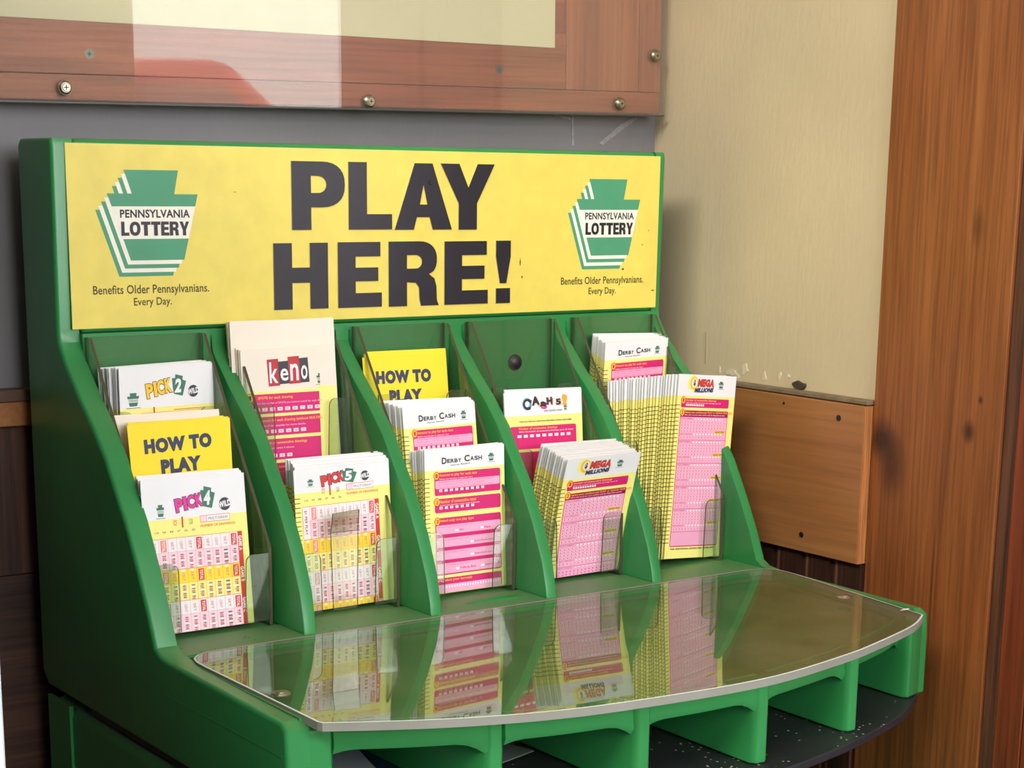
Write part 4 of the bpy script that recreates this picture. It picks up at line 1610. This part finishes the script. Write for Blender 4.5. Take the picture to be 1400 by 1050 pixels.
LAB = {
    'pick2': ('white slip with gold word and numeral 2 at the back of the first bin', 'play slips at the back of the first bin',
              'white slip back from the gold numeral 2 slip'),
    'whiteA': ('cream slip edge standing just behind the yellow leaflets in the first bin', 'cream slips behind the first bin leaflets', 'cream slip back, behind the yellow leaflets of the first bin'),
    'howtoA': ('yellow leaflet with navy HOW TO PLAY between two packs of white slips, first bin', 'yellow leaflets in the first bin', 'yellow leaflet back from the first bin HOW TO PLAY leaflet'),
    'pick4': ('white and yellow slip with pink word and numeral 4, front of the first bin', 'play slips at the front of the first bin', 'slip back from the pink numeral 4 slip'),
    'kenob': ('tallest blank cream sheet, foremost of those rising above the keno slip', 'tall blank sheets in the second bin', 'blank cream sheet back from the foremost tall one, second bin'),
    'keno': ('cream slip with keno in red and charcoal blocks, back of the second bin', 'keno slips in the second bin', 'cream slip back from the keno slip'),
    'pick5': ('white and yellow slip with red word and numeral 5, front of the second bin', 'play slips at the front of the second bin', 'slip back from the red numeral 5 slip'),
    'howtoB': ('yellow leaflet with navy HOW TO PLAY alone at the back of the third bin', 'yellow leaflets in the third bin', 'yellow leaflet back from the third bin HOW TO PLAY leaflet'),
    'derb2': ('race slip with dark DERBY CASH heading, middle tier of the third bin', 'race slips in the middle of the third bin', 'race slip back in the middle tier of the third bin'),
    'derb3': ('race slip with pink panels and DERBY CASH heading, lowest tier of the third bin', 'race slips at the front of the third bin', 'race slip back in the lowest tier of the third bin'),
    'cash5': ('white slip with jumbled CASH 5! letters, below the round black plug', 'play slips in the middle of the fourth bin', 'slip back from the jumbled CASH 5! slip'),
    'mega4': ('slip with red MEGA heading curling forward at the front of the fourth bin', 'play slips at the front of the fourth bin', 'ticked slip back from the curling slip at the front of the fourth bin'),
    'derb5': ('race slip with DERBY CASH heading at the top of the bin beside the beige wall', 'race slips at the back of the fifth bin', 'race slip back at the top of the bin beside the beige wall'),
    'mega5': ('tall slip with red MEGA heading leaning over toward the brown wall board', 'play slips fanned out in the fifth bin', 'ticked slip back from the tall leaning slip in the thick fan'),
}
ORD = ('first second third fourth fifth sixth seventh eighth ninth tenth eleventh twelfth thirteenth fourteenth fifteenth sixteenth '
       'seventeenth eighteenth nineteenth twentieth twenty-first twenty-second twenty-third twenty-fourth').split()
NAMES = {'howtoA': 'leaflet', 'howtoB': 'leaflet', 'kenob': 'blank_sheet'}
for key, (h, bands, ticks, bend, pf, n) in SPEC.items():
    s = SL[key]
    w = s[0]
    F_, B_ = np.array(s[1:7]), np.array(s[7:13])
    lab, grp, lab2 = LAB[key]
    nm = NAMES.get(key, 'play_slip')
    cat = 'leaflet' if nm == 'leaflet' else ('sheet' if nm == 'blank_sheet' else 'play slip')
    bend = .012 if key == 'mega4' else 0.0
    me = sheet_mesh(nm, w, h, bands, bend, ticks)
    rr = random.Random(key)
    back_me = me
    for i in range(n, 0, -1):
        t = i / n
        q = F_ + (B_ - F_) * t
        if i < n:
            q = q + np.array([rr.uniform(-.0007, .0007), 0, rr.uniform(-.0009, .0006), 0, rr.uniform(-.004, .004), 0])
        if key == 'pick5':
            q[0] += .004 * math.sin(t * 2.6)
        if key == 'mega4' and i == 1:
            q = F_ + (B_ - F_) * .25
        o = bpy.data.objects.new(nm, back_me)
        COL.objects.link(o)
        o.matrix_world = slip_frame(*q)
        tag(o, ORD[i - 1] + ' ' + lab2, cat, grp)
    o = bpy.data.objects.new(nm, me)
    COL.objects.link(o)
    o.matrix_world = slip_frame(*F_)
    tag(o, lab, cat, grp)
    if pf:
        bf = bendf(h, bend)
        P = Print(lambda x, y, l: (x - w / 2, -y, l + .00003))
        pf(P, w)
        # keep the print on the sheet
        po = P.build('printing', o)
        if bend or any(-v.co.y > h for v in po.data.vertices):
            bm = bmesh.new()
            bm.from_mesh(po.data)
            if bend:
                knots_ = [h * i / 8 for i in range(9)]
                kz = [bf(k_) for k_ in knots_]
                for k_ in knots_[1:-1]:
                    bmesh.ops.bisect_plane(bm, geom=list(bm.verts) + list(bm.edges) + list(bm.faces), plane_co=(0, -k_, 0), plane_no=(0, -1, 0))
                for v in bm.verts:
                    v.co.z += float(np.interp(-v.co.y, knots_, kz))
            bmesh.ops.bisect_plane(bm, geom=list(bm.verts) + list(bm.edges) + list(bm.faces), plane_co=(0, -h, 0), plane_no=(0, -1, 0), clear_outer=True)
            bm.to_mesh(po.data)
            bm.free()

# ------------------------------------------------------------------ papers lying on the black shelf
def lying(name, pts, z, mats, label, curl=0.0, group=None):
    bm = bmesh.new()
    n = 8
    (ax, ay), (bx_, by), (cx, cy), (dx, dy) = pts
    rows = []
    for i in range(n + 1):
        t = i / n
        zz = z + curl * t * t
        p0 = (ax + (dx - ax) * t, ay + (dy - ay) * t, zz)
        p1 = (bx_ + (cx - bx_) * t, by + (cy - by) * t, zz)
        rows.append([bm.verts.new(p0), bm.verts.new(p1), bm.verts.new((p1[0], p1[1], zz - .0008)), bm.verts.new((p0[0], p0[1], zz - .0008))])
    for i in range(n):
        a, b = rows[i], rows[i + 1]
        for k in range(4):
            f = bm.faces.new((a[k], a[(k + 1) % 4], b[(k + 1) % 4], b[k]))
            f.material_index = 0 if k == 0 else 1
    bm.faces.new(rows[0][::-1])
    bm.faces.new(rows[-1])
    bmesh.ops.recalc_face_normals(bm, faces=bm.faces)
    o = link(name, bm, mats)
    tag(o, label, 'leaflet' if name == 'leaflet' else name, group)
    return o


MAGC = plain('dark_glossy_cover', (40, 46, 84), .3, vary=.5, scale=60)
lying('leaflet', [(.020, -.160), (.052, -.185), (.075, -.085), (.045, -.060)], -.0510, [plain('pale_grey_paper', (150, 158, 162), .6), INKS['offwhite']],
      'pale grey leaflet lying in the nearest slot under the writing shelf', curl=.004)
mg = lying('magazine', [(.036, -.172), (.084, -.160), (.084, -.050), (.036, -.070)], -.0572, [MAGC, INKS['offwhite']],
           'dark blue magazine lying under the pale leaflet on the black shelf', curl=.002)
P = Print(lambda x, y, l: (x, y, -.0571 + l * 3))
P.text('LAB', .060, -.150, .082, -.132, 'olive', .05, 2)
P.build('printing', mg)
lying('leaflet', [(.120, -.165), (.172, -.150), (.150, -.075), (.104, -.090)], -.0565, [plain('grey_slip_paper', (120, 130, 126), .6), INKS['offwhite']],
      'thin grey slip lying flat in the second slot of the black shelf', curl=.0)
